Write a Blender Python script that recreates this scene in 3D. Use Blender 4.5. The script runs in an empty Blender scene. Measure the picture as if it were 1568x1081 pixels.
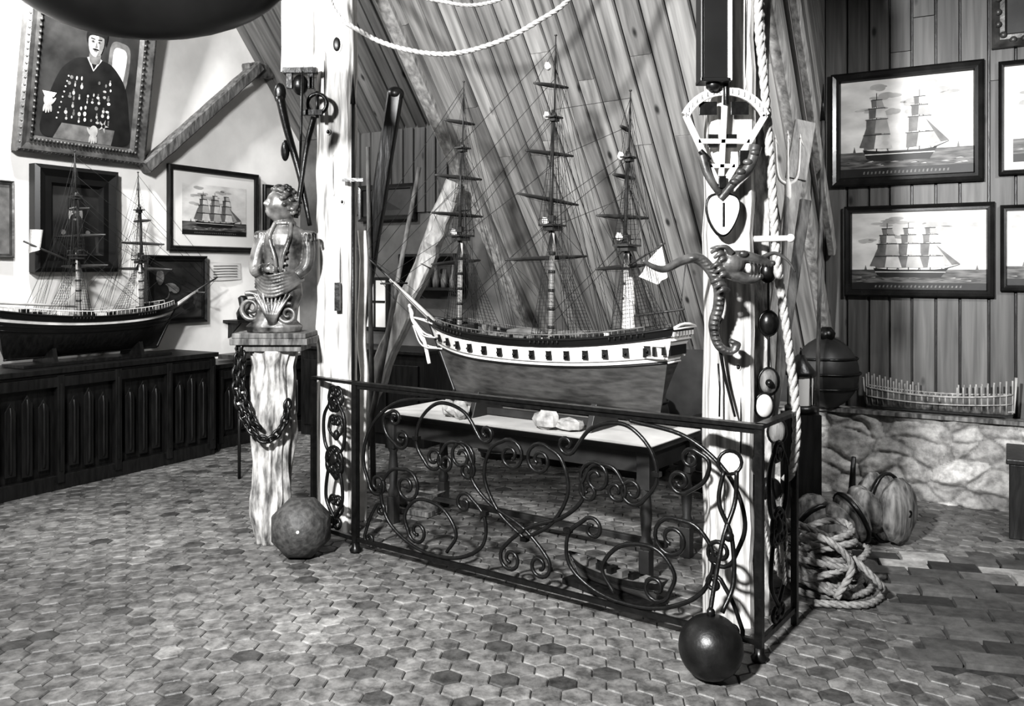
import bpy, math, random
from mathutils import Vector, Matrix, noise
random.seed(11)
R=random.random
def ru(a,b): return a+(b-a)*R()
TH=math.radians(29.8); C,S=math.cos(TH),math.sin(TH)
V=Vector((C,-S,0)); U=Vector((S,C,0)); Z=Vector((0,0,1))
def W(a,b,z): return V*a+U*b+Z*z      # room coordinates -> world
def frame(o,x):
    x=Vector(x); x.z=0; x.normalize(); y=Z.cross(x)
    M=Matrix.Identity(4)
    for i in range(3):
        M[i][0]=x[i];M[i][1]=y[i];M[i][2]=Z[i];M[i][3]=o[i]
    return M

# ---------------------------------------------------------------- materials
def nodes(name):
    m=bpy.data.materials.new(name); m.use_nodes=True
    nt=m.node_tree; return m,nt,nt.nodes['Principled BSDF']
def g(v): return (v,v*.985,v*.96,1)
def mat(name,c,rough=.6,metal=0,var=.3,scale=8,bump=.15,stretch=(1,1,1),detail=6,dark=None,p0=.32,p1=.68):
    m,nt,b=nodes(name); N=nt.nodes.new; L=nt.links.new
    tc=N('ShaderNodeTexCoord'); mp=N('ShaderNodeMapping'); mp.inputs['Scale'].default_value=stretch
    L(tc.outputs['Object'],mp.inputs['Vector'])
    nz=N('ShaderNodeTexNoise'); nz.inputs['Scale'].default_value=scale; nz.inputs['Detail'].default_value=detail
    L(mp.outputs[0],nz.inputs['Vector'])
    cr=N('ShaderNodeValToRGB'); cr.color_ramp.elements[0].position=p0; cr.color_ramp.elements[1].position=p1
    cr.color_ramp.elements[0].color=g(c*(1-var) if dark is None else dark); cr.color_ramp.elements[1].color=g(min(1,c*(1+var)))
    L(nz.outputs['Fac'],cr.inputs[0]); L(cr.outputs[0],b.inputs['Base Color'])
    b.inputs['Roughness'].default_value=rough; b.inputs['Metallic'].default_value=metal
    if bump:
        bp=N('ShaderNodeBump'); bp.inputs['Strength'].default_value=bump; bp.inputs['Distance'].default_value=.02
        L(nz.outputs['Fac'],bp.inputs['Height']); L(bp.outputs[0],b.inputs['Normal'])
    return m
def plankmat(name,c,rough=.55,contrast=.5,knots=True,fr=16):
    m,nt,b=nodes(name); N=nt.nodes.new; L=nt.links.new
    uv=N('ShaderNodeUVMap'); uv.uv_map='UVMap'
    mp=N('ShaderNodeMapping'); mp.inputs['Scale'].default_value=(fr,.9,1); L(uv.outputs[0],mp.inputs['Vector'])
    nz=N('ShaderNodeTexNoise'); nz.inputs['Scale'].default_value=1.6; nz.inputs['Detail'].default_value=9; nz.inputs['Distortion'].default_value=.35
    L(mp.outputs[0],nz.inputs['Vector'])
    cr=N('ShaderNodeValToRGB'); e=cr.color_ramp.elements
    e[0].position=.28; e[0].color=g(c*(1-contrast)); e[1].position=.70; e[1].color=g(c*(1+contrast*.7))
    L(nz.outputs['Fac'],cr.inputs[0])
    at=N('ShaderNodeAttribute'); at.attribute_name='pc'
    mx=N('ShaderNodeMix'); mx.data_type='RGBA'; mx.blend_type='MULTIPLY'; mx.inputs[0].default_value=1
    L(cr.outputs[0],mx.inputs[6]); L(at.outputs['Fac'],mx.inputs[7]); out=mx.outputs[2]
    if knots:
        m2=N('ShaderNodeMapping'); m2.inputs['Scale'].default_value=(6,2.6,1); L(uv.outputs[0],m2.inputs['Vector'])
        vo=N('ShaderNodeTexVoronoi'); vo.inputs['Scale'].default_value=1.0; L(m2.outputs[0],vo.inputs['Vector'])
        c2=N('ShaderNodeValToRGB'); c2.color_ramp.elements[0].position=.05; c2.color_ramp.elements[0].color=(.07,.07,.07,1)
        c2.color_ramp.elements[1].position=.12; c2.color_ramp.elements[1].color=(1,1,1,1); L(vo.outputs['Distance'],c2.inputs[0])
        mk=N('ShaderNodeMix'); mk.data_type='RGBA'; mk.blend_type='MULTIPLY'; mk.inputs[0].default_value=.9
        L(out,mk.inputs[6]); L(c2.outputs[0],mk.inputs[7]); out=mk.outputs[2]
    L(out,b.inputs['Base Color']); b.inputs['Roughness'].default_value=rough
    bp=N('ShaderNodeBump'); bp.inputs['Strength'].default_value=.2; bp.inputs['Distance'].default_value=.01
    L(nz.outputs['Fac'],bp.inputs['Height']); L(bp.outputs[0],b.inputs['Normal'])
    return m
def tilemat(name,c,rough=.4,var=.35,scale=9,bump=.3,p0=.3,p1=.7):
    m,nt,b=nodes(name); N=nt.nodes.new; L=nt.links.new
    tc=N('ShaderNodeTexCoord'); nz=N('ShaderNodeTexNoise'); nz.inputs['Scale'].default_value=scale; nz.inputs['Detail'].default_value=9; nz.inputs['Roughness'].default_value=.68
    L(tc.outputs['Object'],nz.inputs['Vector'])
    cr=N('ShaderNodeValToRGB'); cr.color_ramp.elements[0].position=p0; cr.color_ramp.elements[1].position=p1
    cr.color_ramp.elements[0].color=g(c*(1-var)); cr.color_ramp.elements[1].color=g(c*(1+var)); L(nz.outputs['Fac'],cr.inputs[0])
    at=N('ShaderNodeAttribute'); at.attribute_name='pc'
    mx=N('ShaderNodeMix'); mx.data_type='RGBA'; mx.blend_type='MULTIPLY'; mx.inputs[0].default_value=1
    L(cr.outputs[0],mx.inputs[6]); L(at.outputs['Fac'],mx.inputs[7]); L(mx.outputs[2],b.inputs['Base Color'])
    mr=N('ShaderNodeMapRange'); mr.inputs[3].default_value=rough-.12; mr.inputs[4].default_value=rough+.25; L(nz.outputs['Fac'],mr.inputs[0]); L(mr.outputs[0],b.inputs['Roughness'])
    bp=N('ShaderNodeBump'); bp.inputs['Strength'].default_value=bump; bp.inputs['Distance'].default_value=.01
    L(nz.outputs['Fac'],bp.inputs['Height']); L(bp.outputs[0],b.inputs['Normal'])
    return m
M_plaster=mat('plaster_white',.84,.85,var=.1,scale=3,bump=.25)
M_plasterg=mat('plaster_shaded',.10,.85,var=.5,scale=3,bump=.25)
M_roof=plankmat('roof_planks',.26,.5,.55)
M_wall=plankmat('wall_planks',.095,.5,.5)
M_floor=tilemat('hex_tiles',.13,.38,.55,16,.4,.36,.64)
M_grout=mat('grout',.035,.9,var=.5,scale=30)
M_brick=tilemat('floor_brick',.11,.7,.5,12)
M_stone=tilemat('whitewashed_rubble',.40,.9,.40,14,.9,.36,.66)
M_post=mat('post_wood',.60,.6,var=.3,scale=4,bump=.5,stretch=(8,8,.6),detail=10,dark=.15,p0=.31,p1=.60)
M_beam=mat('beam_wood',.10,.65,var=.6,scale=5,bump=.4,stretch=(7,7,2))
M_graybeam=mat('gray_beam',.28,.7,var=.45,scale=5,bump=.4,stretch=(6,6,1.5),detail=9)
M_old=mat('weathered_wood',.36,.75,var=.6,scale=5,bump=.8,stretch=(5,5,1.6),dark=.07,detail=10,p0=.34,p1=.66)
M_oldd=mat('weathered_dark_wood',.12,.7,var=.7,scale=6,bump=.6,stretch=(5,5,1),dark=.02)
M_dark=mat('dark_wood',.010,.38,var=.5,scale=6,stretch=(6,6,1),bump=.2)
M_table=mat('table_wood',.022,.5,var=.5,scale=6,bump=.2)
M_cloth=mat('table_cloth',.55,.85,var=.2,scale=4,bump=.2)
M_iron=mat('wrought_iron',.010,.34,metal=.3,var=.4,scale=30,bump=.15)
M_ball=mat('cast_iron_ball',.010,.40,metal=.1,var=.6,scale=12,bump=.35)
M_stoneb=mat('granite',.055,.6,var=.5,scale=35,bump=.35)
M_chock=mat('chock_stone',.30,.7,var=.5,scale=20,bump=.3)
M_rope=mat('rope_hemp',.36,.85,var=.25,scale=60,bump=.3)
M_roped=mat('rope_shaded',.20,.9,var=.35,scale=50,bump=.3)  # hemp in a darker tone, painting the shade on the coil
M_ropew=mat('rope_white',.75,.8,var=.15,scale=60,bump=.2)
M_rig=mat('rigging',.015,.8,var=.3,scale=20,bump=0)
M_mast=mat('mast_wood',.035,.45,var=.4,scale=10,bump=0)
M_mastl=mat('mast_light',.45,.45,var=.2,scale=10,bump=0)
M_hullw=mat('hull_white',.78,.35,var=.08,scale=8,bump=.05)
M_hullc=mat('hull_copper',.065,.30,var=.4,scale=12,bump=.12,stretch=(1,1,4))
M_black=mat('black_paint',.006,.4,var=.3,scale=8,bump=0)
M_deck=mat('deck',.14,.6,var=.5,scale=12,bump=.1)
M_gilt=mat('gilded_bronze',.12,.38,metal=.4,var=.8,scale=9,bump=.35,dark=.015,detail=9,p0=.38,p1=.62)
M_serp=mat('serpent_bronze',.08,.42,metal=.3,var=.7,scale=14,bump=.3,dark=.015)
M_frame=mat('frame_dark',.012,.25,var=.4,scale=10,bump=.05)
M_giltf=mat('frame_gilt',.08,.35,metal=.3,var=.5,scale=12,bump=.2)
M_matte=mat('mount_paper',.6,.9,var=.05,scale=4,bump=0)
M_sky=mat('painted_sky',.68,.5,var=.22,scale=4,bump=0,stretch=(1,1,2.2))
M_sea=mat('painted_sea',.10,.5,var=.8,scale=9,bump=0,stretch=(1,1,6))
M_pd=mat('paint_dark',.012,.5,var=.4,scale=9,bump=0)
M_pm=mat('paint_mid',.14,.5,var=.35,scale=14,bump=0)
M_pl=mat('paint_light',.62,.5,var=.2,scale=14,bump=0)
M_skin=mat('paint_flesh',.36,.5,var=.3,scale=12,bump=0)
M_pbg=mat('paint_background',.03,.5,var=.7,scale=4,bump=0)
M_paper=mat('paper',.75,.9,var=.05,scale=4,bump=0)
M_cloud=mat('painted_cloud',.42,.5,var=.2,scale=9,bump=0)
M_bonew=mat('white_wood',.70,.55,var=.25,scale=9,bump=.2)

# ---------------------------------------------------------------- mesh builder
def cat(pts,n=10,closed=False):
    P=[Vector(p) for p in pts]
    if len(P)<3 and not closed:
        return [P[0].lerp(P[-1],i/n) for i in range(n+1)]
    out=[]; m=len(P)
    rng=range(m if closed else m-1)
    for i in rng:
        if closed: p0,p1,p2,p3=P[(i-1)%m],P[i],P[(i+1)%m],P[(i+2)%m]
        else:
            p1,p2=P[i],P[i+1]; p0=P[i-1] if i>0 else p1*2-p2; p3=P[i+2] if i+2<m else p2*2-p1
        for k in range(n):
            t=k/n
            out.append(.5*((2*p1)+(-p0+p2)*t+(2*p0-5*p1+4*p2-p3)*t*t+(-p0+3*p1-3*p2+p3)*t**3))
    if not closed: out.append(P[-1].copy())
    return out
def frames(P,closed=False):
    n=len(P); T=[]
    for i in range(n):
        if closed: d=P[(i+1)%n]-P[(i-1)%n]
        else: d=P[min(i+1,n-1)]-P[max(i-1,0)]
        if d.length<1e-9: d=Vector((0,0,1))
        T.append(d.normalized())
    a=Vector((0,0,1)) if abs(T[0].z)<.9 else Vector((1,0,0))
    Nn=(a-T[0]*a.dot(T[0])).normalized(); out=[]
    for i in range(n):
        Nn=(Nn-T[i]*Nn.dot(T[i]))
        if Nn.length<1e-6: Nn=T[i].orthogonal()
        Nn.normalize(); out.append((T[i],Nn.copy(),T[i].cross(Nn)))
    return out
class MB:
    def __init__(s,M=None): s.v=[];s.f=[];s.m=[];s.sm=[];s.val=[];s.uv=[];s.M=M or Matrix.Identity(4)
    def add(s,vs,fs,mat=0,smooth=False,val=1.0,uvs=None):
        o=len(s.v); M=s.M
        for p in vs: s.v.append(M@Vector(p))
        for k,f in enumerate(fs):
            s.f.append([i+o for i in f]); s.m.append(mat); s.sm.append(smooth); s.val.append(val)
            s.uv.append([uvs[i] for i in f] if uvs else [(0,0)]*len(f))
    def box(s,c,d,mat=0,Rm=None,val=1.0):
        c=Vector(c); h=[x/2 for x in d]; vs=[]
        for x in(-1,1):
            for y in(-1,1):
                for z in(-1,1):
                    p=Vector((x*h[0],y*h[1],z*h[2]))
                    if Rm: p=Rm@p
                    vs.append(c+p)
        s.add(vs,[(0,1,3,2),(4,6,7,5),(0,4,5,1),(2,3,7,6),(0,2,6,4),(1,5,7,3)],mat,False,val)
    def beam(s,p,q,w,d,mat=0,up=(0,0,1),jit=0,n=1):
        p=Vector(p);q=Vector(q);T=(q-p).normalized();u=Vector(up)
        if abs(T.dot(u))>.95:u=Vector((0,1,0))
        a=T.cross(u).normalized();b=a.cross(T)
        rings=[]
        for i in range(n+1):
            c=p.lerp(q,i/n); o=Vector((ru(-1,1),ru(-1,1),0))*jit
            ww=w*(1+ru(-1,1)*jit*3);dd=d*(1+ru(-1,1)*jit*3)
            ch=.12
            rg=[]
            for (x,y) in((-1,-1+2*ch),(-1+2*ch,-1),(1-2*ch,-1),(1,-1+2*ch),(1,1-2*ch),(1-2*ch,1),(-1+2*ch,1),(-1,1-2*ch)):
                rg.append(c+o+a*x*ww/2+b*y*dd/2)
            rings.append(rg)
        s.loft(rings,mat,smooth=False)
    def loft(s,rings,mat=0,smooth=True,caps=True,closed=False,val=1.0):
        n=len(rings[0]); vs=[p for r in rings for p in r]; fs=[]
        m=len(rings)
        for i in range(m if closed else m-1):
            j=(i+1)%m
            for k in range(n):
                l=(k+1)%n
                fs.append((i*n+k,i*n+l,j*n+l,j*n+k))
        if caps and not closed:
            fs.append(tuple(range(n))[::-1]); fs.append(tuple((m-1)*n+k for k in range(n)))
        s.add(vs,fs,mat,smooth,val)
    def tube(s,P,r,mat=0,seg=6,closed=False,flat=1.0):
        P=[Vector(p) for p in P]; F=frames(P,closed); n=len(P); rings=[]
        for i in range(n):
            rr=r if not isinstance(r,(list,tuple)) else r[0]+(r[-1]-r[0])*i/(n-1) if len(r)==2 else r[i]
            T,A,B=F[i]
            rings.append([P[i]+A*math.cos(2*math.pi*k/seg)*rr+B*math.sin(2*math.pi*k/seg)*rr*flat for k in range(seg)])
        s.loft(rings,mat,True,True,closed)
    def line(s,p,q,r=.0013,mat=0): s.tube([p,q],r,mat,3)
    def rope(s,pts,Rr,mat=0,pitch=None,strands=3,n=10,closed=False):
        pitch=pitch or Rr*7
        P=cat(pts,n,closed)
        if closed: P.append(P[0].copy())
        L=[0]
        for i in range(1,len(P)): L.append(L[-1]+(P[i]-P[i-1]).length)
        N=max(8,int(L[-1]/(pitch/7))); Q=[];j=0
        for i in range(N+1):
            d=L[-1]*i/N
            while j<len(L)-2 and L[j+1]<d: j+=1
            t=(d-L[j])/max(1e-9,L[j+1]-L[j]); Q.append(P[j].lerp(P[j+1],min(1,t)))
        F=frames(Q)
        for k in range(strands):
            pts2=[]
            for i,q in enumerate(Q):
                a=2*math.pi*(k/strands+L[-1]*i/N/pitch)
                pts2.append(q+(F[i][1]*math.cos(a)+F[i][2]*math.sin(a))*Rr*.48)
            s.tube(pts2,Rr*.56,mat,5)
    def ell(s,c,r,mat=0,seg=20,rg=12,Rm=None,fn=None,smooth=True):
        c=Vector(c); vs=[];fs=[]
        for i in range(rg+1):
            ph=math.pi*i/rg
            for k in range(seg):
                t=2*math.pi*k/seg
                d=Vector((math.sin(ph)*math.cos(t),math.sin(ph)*math.sin(t),math.cos(ph)))
                p=Vector((d.x*r[0],d.y*r[1],d.z*r[2]))
                if fn: p=fn(d,p)
                if Rm: p=Rm@p
                vs.append(c+p)
        for i in range(rg):
            for k in range(seg):
                l=(k+1)%seg; fs.append((i*seg+k,(i+1)*seg+k,(i+1)*seg+l,i*seg+l))
        s.add(vs,fs,mat,smooth)
    def lathe(s,prof,c,mat=0,seg=20,Rm=None,smooth=True,caps=True):
        c=Vector(c); rings=[]
        for (r,z) in prof:
            rg=[]
            for k in range(seg):
                p=Vector((r*math.cos(2*math.pi*k/seg),r*math.sin(2*math.pi*k/seg),z))
                if Rm: p=Rm@p
                rg.append(c+p)
            rings.append(rg)
        s.loft(rings,mat,smooth,caps)
    def prism(s,poly,vec,mat=0):
        n=len(poly); vec=Vector(vec); vs=[Vector(p) for p in poly]+[Vector(p)+vec for p in poly]
        fs=[tuple(range(n)),tuple(range(2*n-1,n-1,-1))]+[(i,i+n,(i+1)%n+n,(i+1)%n) for i in range(n)]
        s.add(vs,fs,mat)
    def flat(s,pts,y,mat): # flat painted shape, local xz plane facing -y
        s.add([(p[0],y,p[1]) for p in pts],[tuple(range(len(pts)))],mat)
    def disc(s,cx,cz,rx,rz,y,mat,rot=0,n=20):
        c,sn=math.cos(rot),math.sin(rot)
        s.flat([(cx+rx*math.cos(2*math.pi*k/n)*c-rz*math.sin(2*math.pi*k/n)*sn, cz+rx*math.cos(2*math.pi*k/n)*sn+rz*math.sin(2*math.pi*k/n)*c) for k in range(n)],y,mat)
    def build(s,name,mats,bevel=0,remesh=0,smooth_it=0):
        mn=Vector([min(p[i] for p in s.v) for i in range(3)]);mx=Vector([max(p[i] for p in s.v) for i in range(3)])
        o=Vector(((mn.x+mx.x)/2,(mn.y+mx.y)/2,mn.z))
        me=bpy.data.meshes.new(name); me.from_pydata([tuple(p-o) for p in s.v],[],s.f)
        if not isinstance(mats,(list,tuple)): mats=[mats]
        for m in mats: me.materials.append(m)
        me.polygons.foreach_set('material_index',s.m); me.polygons.foreach_set('use_smooth',s.sm)
        at=me.attributes.new('pc','FLOAT','FACE'); at.data.foreach_set('value',s.val)
        uvl=me.uv_layers.new(name='UVMap'); flat=[]
        for u in s.uv:
            for c in u: flat.extend(c)
        uvl.data.foreach_set('uv',flat)
        me.update()
        ob=bpy.data.objects.new(name,me); ob.location=o; bpy.context.collection.objects.link(ob)
        if bevel:
            b=ob.modifiers.new('b','BEVEL'); b.width=bevel; b.segments=2; b.limit_method='ANGLE'; b.angle_limit=math.radians(50)
        if remesh:
            r=ob.modifiers.new('r','REMESH'); r.mode='VOXEL'; r.voxel_size=remesh; r.use_smooth_shade=True
            if smooth_it:
                q=ob.modifiers.new('s','SMOOTH'); q.iterations=smooth_it; q.factor=.5
        return ob
def RX(a): return Matrix.Rotation(a,3,'X')
def RY(a): return Matrix.Rotation(a,3,'Y')
def RZ(a): return Matrix.Rotation(a,3,'Z')

# ---------------------------------------------------------------- ROOM
AL,BW=-6.23,6.54; aL,aR=-3.55,-1.15; SL=1.15; EZ=.9; EZ2=2.83
# floor
mb=MB()
r=.062; h=r*math.sqrt(3)/2; rot=math.radians(24)
def inbrick(x,y): 
    return x>1.6+.25*(y-3.4) and 3.25<y<4.6
for i in range(-115,115):
    for j in range(-115,115):
        x=i*1.5*r; y=(j+.5*(i%2))*2*h
        X=x*math.cos(rot)-y*math.sin(rot); Y=x*math.sin(rot)+y*math.cos(rot)+4.5
        p=Vector((X,Y,0)); a=p.dot(V); b=p.dot(U)
        if a<AL+.02 or b>BW-.02 or Y<.9 or abs(X)>Y*.72+.8 or a>3.2: continue
        if inbrick(X,Y): continue
        v=ru(.82,1.18)*(1+.45*noise.noise(Vector((X*.9,Y*.9,4)))+.2*noise.noise(Vector((X*3,Y*3,8))))
        if R()<.07: v*=.45
        if R()<.05: v*=1.3
        dz=ru(-.0015,.0015); tx,ty=ru(-.02,.02),ru(-.02,.02)
        rs=ru(.965,.985)
        vs=[];
        for rr,zz in((r*.89,0),(r*rs,-.005),(r*rs,-.02)):
            for k in range(6):
                an=math.pi/3*k+rot
                ox,oy=rr*math.cos(an),rr*math.sin(an)
                vs.append((X+ox,Y+oy,zz+dz+ox*tx+oy*ty))
        fs=[(0,1,2,3,4,5)]+[(k,k+6,(k+1)%6+6,(k+1)%6) for k in range(6)]+[(k+6,k+12,(k+1)%6+12,(k+1)%6+6) for k in range(6)]
        mb.add(vs,fs,0,False,v)
cs=[W(AL-.1,-1,-.010),W(4,-1,-.010),W(4,BW+.1,-.010),W(AL-.1,BW+.1,-.010)]
mb.prism(cs,(0,0,-.1),1)
# loose brick paving set in the floor
bm=Matrix.Rotation(math.radians(-14),3,'Z')
for i in range(-6,24):
    for j in range(-6,26):
        p=Vector((1.5,2.9,0))+bm@Vector(((i+.5*(j%2))*.235,j*.125,0))
        if not inbrick(p.x,p.y) or p.x>3.9: continue
        v=ru(.5,1.1)
        if R()<.2: v*=.4
        if R()<.12: v=2.6
        mb.box((p.x,p.y,-.03+ru(0,.018)),(.222,.112,.06),2,bm@RZ(ru(-.04,.04)),v)
mb.build('floor',[M_floor,M_grout,M_brick])

def planks(name,M,w,h,pw,material,joint=None,top=None,vr=(.75,1.3),back=True):
    mb=MB(M); x=0
    while x<w-1e-4:
        ww=min(pw*ru(.85,1.15),w-x); z=0
        while z<h-1e-4:
            hh=(ru(*joint) if joint else h); hh=min(hh,h-z)
            if h-z-hh<.3: hh=h-z
            v=ru(*vr); gp=.008; yy=-.016+ru(-.003,.003); ou,ov=ru(0,50),ru(0,50)
            x0,x1,z0,z1=x+gp/2,x+ww-gp/2,z+.002,z+hh-.002
            vs=[(x0,0,z0),(x1,0,z0),(x1,0,z1),(x0,0,z1),(x0+.006,yy,z0),(x1-.006,yy,z0),(x1-.006,yy,z1),(x0+.006,yy,z1)]
            uvs=[(p[0]+ou,p[2]+ov) for p in vs]
            mb.add(vs,[(4,5,6,7),(0,4,7,3),(5,1,2,6),(0,1,5,4),(7,6,2,3)],0,False,v,uvs)
            z+=hh
        x+=ww
    mb.prism([(0,.002,0),(w,.002,0),(w,.002,h),(0,.002,h)],(0,.05,0),1)
    return mb.build(name,[material,M_dark])
# sloping roof: local z runs up the slope
def slopeM(a,b,z):
    up=(-U+Z*SL).normalized(); y=up.cross(V)
    M=Matrix.Identity(4); o=W(a,b,z)
    for i in range(3): M[i][0]=V[i];M[i][1]=y[i];M[i][2]=up[i];M[i][3]=o[i]
    return M
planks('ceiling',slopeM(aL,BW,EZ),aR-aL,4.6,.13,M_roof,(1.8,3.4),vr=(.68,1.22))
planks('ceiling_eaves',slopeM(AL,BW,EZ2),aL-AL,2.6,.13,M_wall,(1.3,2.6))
planks('wall_dormer',frame(W(aR,BW,.5),V),4.0,4.0,.15,M_wall,(2.2,3.2),vr=(.72,1.25))
planks('wall_gable_boards',frame(W(-5.55,BW-.01,2.05),V),2.0,.85,.12,M_wall,None,vr=(.6,1.1))
# dormer cheek boards
mb=MB(); d=0; i=0
while d<3.2:
    w=ru(.13,.19); v=ru(.6,1.5)
    q=[(BW,EZ+d),(BW,EZ+d+w),(BW-(3.5-d-w)/SL,4.4),(BW-(3.5-d)/SL,4.4)]
    ou=ru(0,40)
    uvs=[(ou,0),(ou+w*.6,0),(ou+w*.6,4),(ou,4)]
    pts=[W(aR,b,z) for b,z in q]; n=len(pts)
    vs=pts+[p-V*.03 for p in pts]
    mb.add(vs,[(0,1,2,3),(0,4,5,1),(3,2,6,7),(0,3,7,4)],0,False,v,uvs+uvs)
    d+=w+.004
mb.build('wall_cheek',[M_roof])
mb=MB()
mb.prism([W(aL-.03,BW,EZ),W(aL-.03,BW,EZ2),W(aL-.03,BW-2.2,EZ2+2.2*SL),W(aL-.03,BW-2.9,EZ+2.9*SL)],V*.02)
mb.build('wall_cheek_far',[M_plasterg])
# plaster walls
mb=MB()
for (o,dx,w,z0,z1) in ((W(AL,-.2,0),U,BW+.2,0,5.4),):
    mb.M=frame(o,dx)
    nx,nz=60,40; vs=[];fs=[]
    for i in range(nx+1):
        for k in range(nz+1):
            x=w*i/nx; z=z0+(z1-z0)*k/nz
            vs.append((x,noise.noise(Vector((x*1.3,z*1.3,3)))*.025-.012,z))
    for i in range(nx):
        for k in range(nz): a=i*(nz+1)+k; fs.append((a,a+nz+1,a+nz+2,a+1))
    mb.add(vs,fs,0,True)
    mb.prism([(0,.02,z0),(w,.02,z0),(w,.02,z1),(0,.02,z1)],(0,.1,0))
mb.build('wall_left',[M_plaster])
mb=MB(frame(W(AL,BW,0),V))
mb.prism([(0,0,0),(aL-AL,0,0),(aL-AL,0,EZ2+.1),(0,0,EZ2+.1)],(0,.1,0))
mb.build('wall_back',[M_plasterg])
mb=MB(frame(W(aL,BW-.02,0),V))
mb.prism([(0,0,0),(aR-aL,0,0),(aR-aL,0,EZ+.05),(0,0,EZ+.05)],(0,.1,0))
mb.build('wall_knee',[M_pbg])
# rubble stone plinth wall
def rubble(name,a0,a1,b,hz,ledge):
    mb=MB(frame(W(a0,b,0),V)); st=.010; nx=int((a1-a0)/st); nz=int(hz/st)
    def disp(x,z):
        q=Vector((x*4.4+.6*noise.noise(Vector((x*4,z*4,0))),z*7.5+.6*noise.noise(Vector((x*4,z*4,9))),.5)); d,pp=noise.voronoi(q)
        e=min(1,(d[1]-d[0])*2.6)
        hsh=abs(math.sin(pp[0].x*12.9898+pp[0].y*78.233)*43758.5)%1
        return -(e**.6)*.045*(.3+hsh)-noise.noise(Vector((x*11,z*11,1)))*.018-noise.noise(Vector((x*28,z*28,1)))*.009, hsh, e
    vs=[]; hh=[]
    for i in range(nx+1):
        for k in range(nz+1):
            x=i*st;z=k*hz/nz; y,hs,e=disp(x,z); vs.append((x,y,z)); hh.append((hs,e))
    mb.add(vs,[],0)
    for i in range(nx):
        for k in range(nz):
            x=(i+.5)*st; z=(k+.5)*hz/nz; a=i*(nz+1)+k; hs,e=hh[a]
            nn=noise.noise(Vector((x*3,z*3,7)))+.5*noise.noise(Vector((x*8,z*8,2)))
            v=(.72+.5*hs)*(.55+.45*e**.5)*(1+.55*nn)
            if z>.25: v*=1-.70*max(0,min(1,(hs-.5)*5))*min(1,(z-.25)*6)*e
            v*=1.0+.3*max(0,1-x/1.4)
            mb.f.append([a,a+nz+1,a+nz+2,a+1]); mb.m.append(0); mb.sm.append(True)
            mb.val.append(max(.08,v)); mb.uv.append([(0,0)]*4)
    n=nx*st
    mb.add([(0,-.04,hz),(n,-.04,hz),(n,ledge,hz),(0,ledge,hz)],[(0,1,2,3)],0,False,.7)
    mb.add([(0,-.02,0),(0,-.02,hz),(0,ledge,hz),(0,ledge,0)],[(0,1,2,3)],0,False,.6)
    return mb.build(name,[M_stone])
rubble('wall_stone_plinth',-1.75,2.6,6.26,.55,.27)
mb=MB(frame(W(-1.2,6.22,.55),V)); mb.beam((0,.02,.012),(2.9,.02,.012),.07,.03,0,jit=.002,n=14); mb.build('trim_ledge',[M_oldd])
# roof timbers
mb=MB(); nrm=-(( -U+Z*SL).normalized().cross(V))
mb.beam(W(aL+.04,BW-.03,EZ+.05)+nrm*.02,W(aL+.04,BW-3.0,EZ+3.0*SL)+nrm*.02,.10,.08,0,jit=.001,n=10)
mb.build('ceiling_rafter',[M_graybeam])
mb=MB()
mb.beam(W(aR+.03,BW-.05,EZ+.1),W(aR+.03,BW-2.6,EZ+2.6*SL),.07,.12,0,jit=.002,n=12)
mb.beam(W(aR+.06,BW-.05,EZ+.75),W(aR+.06,BW-2.0,EZ+2.0*SL+.7),.05,.1,0,jit=.002,n=12)
mb.build('dormer_rafter',[M_graybeam])
mb=MB(); mb.beam(W(AL+.1,4.66,2.35),W(AL+.14,5.86,3.42),.12,.10,0,jit=.004,n=16)
mb.beam(W(AL+.10,5.75,3.36),W(AL+.10,6.05,3.42),.10,.14,0,jit=.004,n=4); mb.build('wall_brace_beam',[M_beam])
mb=MB(); mb.beam((-1.27,6.35,0),(-.40,6.2,2.14),.17,.12,0,jit=.014,n=18)
mb.beam((-.62,6.15,1.55),(-.42,6.1,2.0),.10,.1,0,jit=.02,n=6); mb.build('diagonal_brace',[M_graybeam])
mb=MB(); mb.beam((-1.24,6.02,0),(-.80,5.95,2.72),.10,.1,0,jit=.003,n=14); mb.ell((-.80,5.95,2.72),(.06,.06,.05),0); mb.build('leaning_timber',[M_dark])
mb=MB(); mb.tube([(-1.05,5.9,0),(-.62,5.8,2.2)],[.022,.014],0,8); mb.tube([(-.95,5.95,0),(-.98,5.9,2.35)],[.02,.014],0,8); mb.build('leaning_spars',[M_beam])

# ---------------------------------------------------------------- MAIN POSTS
def knots(mb,x,yf,zs):
    for dx_,z,rx,rz in zs:
        mb.ell((x+dx_,yf,z),(rx,.012,rz),1,14,8); mb.tube([(x+dx_+rx*1.15*math.cos(t),yf,z+rz*1.15*math.sin(t)) for t in[2*math.pi*i/16 for i in range(16)]],.005,0,5,True)
mb=MB(); mb.beam((-1.02,5.06,0),(-1.02,5.06,3.85),.205,.2,0,jit=.006,n=26)
mb.beam((-1.23,5.1,2.66),(-1.23,5.1,3.8),.21,.2,0,jit=.006,n=8)
knots(mb,-1.02,4.957,((.02,2.80,.022,.04),(-.03,2.30,.010,.012),(.05,1.9,.008,.01),(0,2.05,.003,.10),(.04,1.5,.003,.16),(-.05,2.6,.003,.14)))
mb.build('wooden_post',[M_post,M_black],bevel=.004)
mb=MB(); mb.beam((.93,3.74,0),(.93,3.74,3.6),.185,.18,0,jit=.007,n=26)
knots(mb,.93,3.648,((.03,.85,.003,.14),(-.04,.55,.002,.10),(.05,2.5,.003,.2),(.02,1.1,.008,.01)))
mb.build('wooden_post',[M_post,M_black],bevel=.004)
mb=MB()  # old worn timber strapped behind right post
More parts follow.
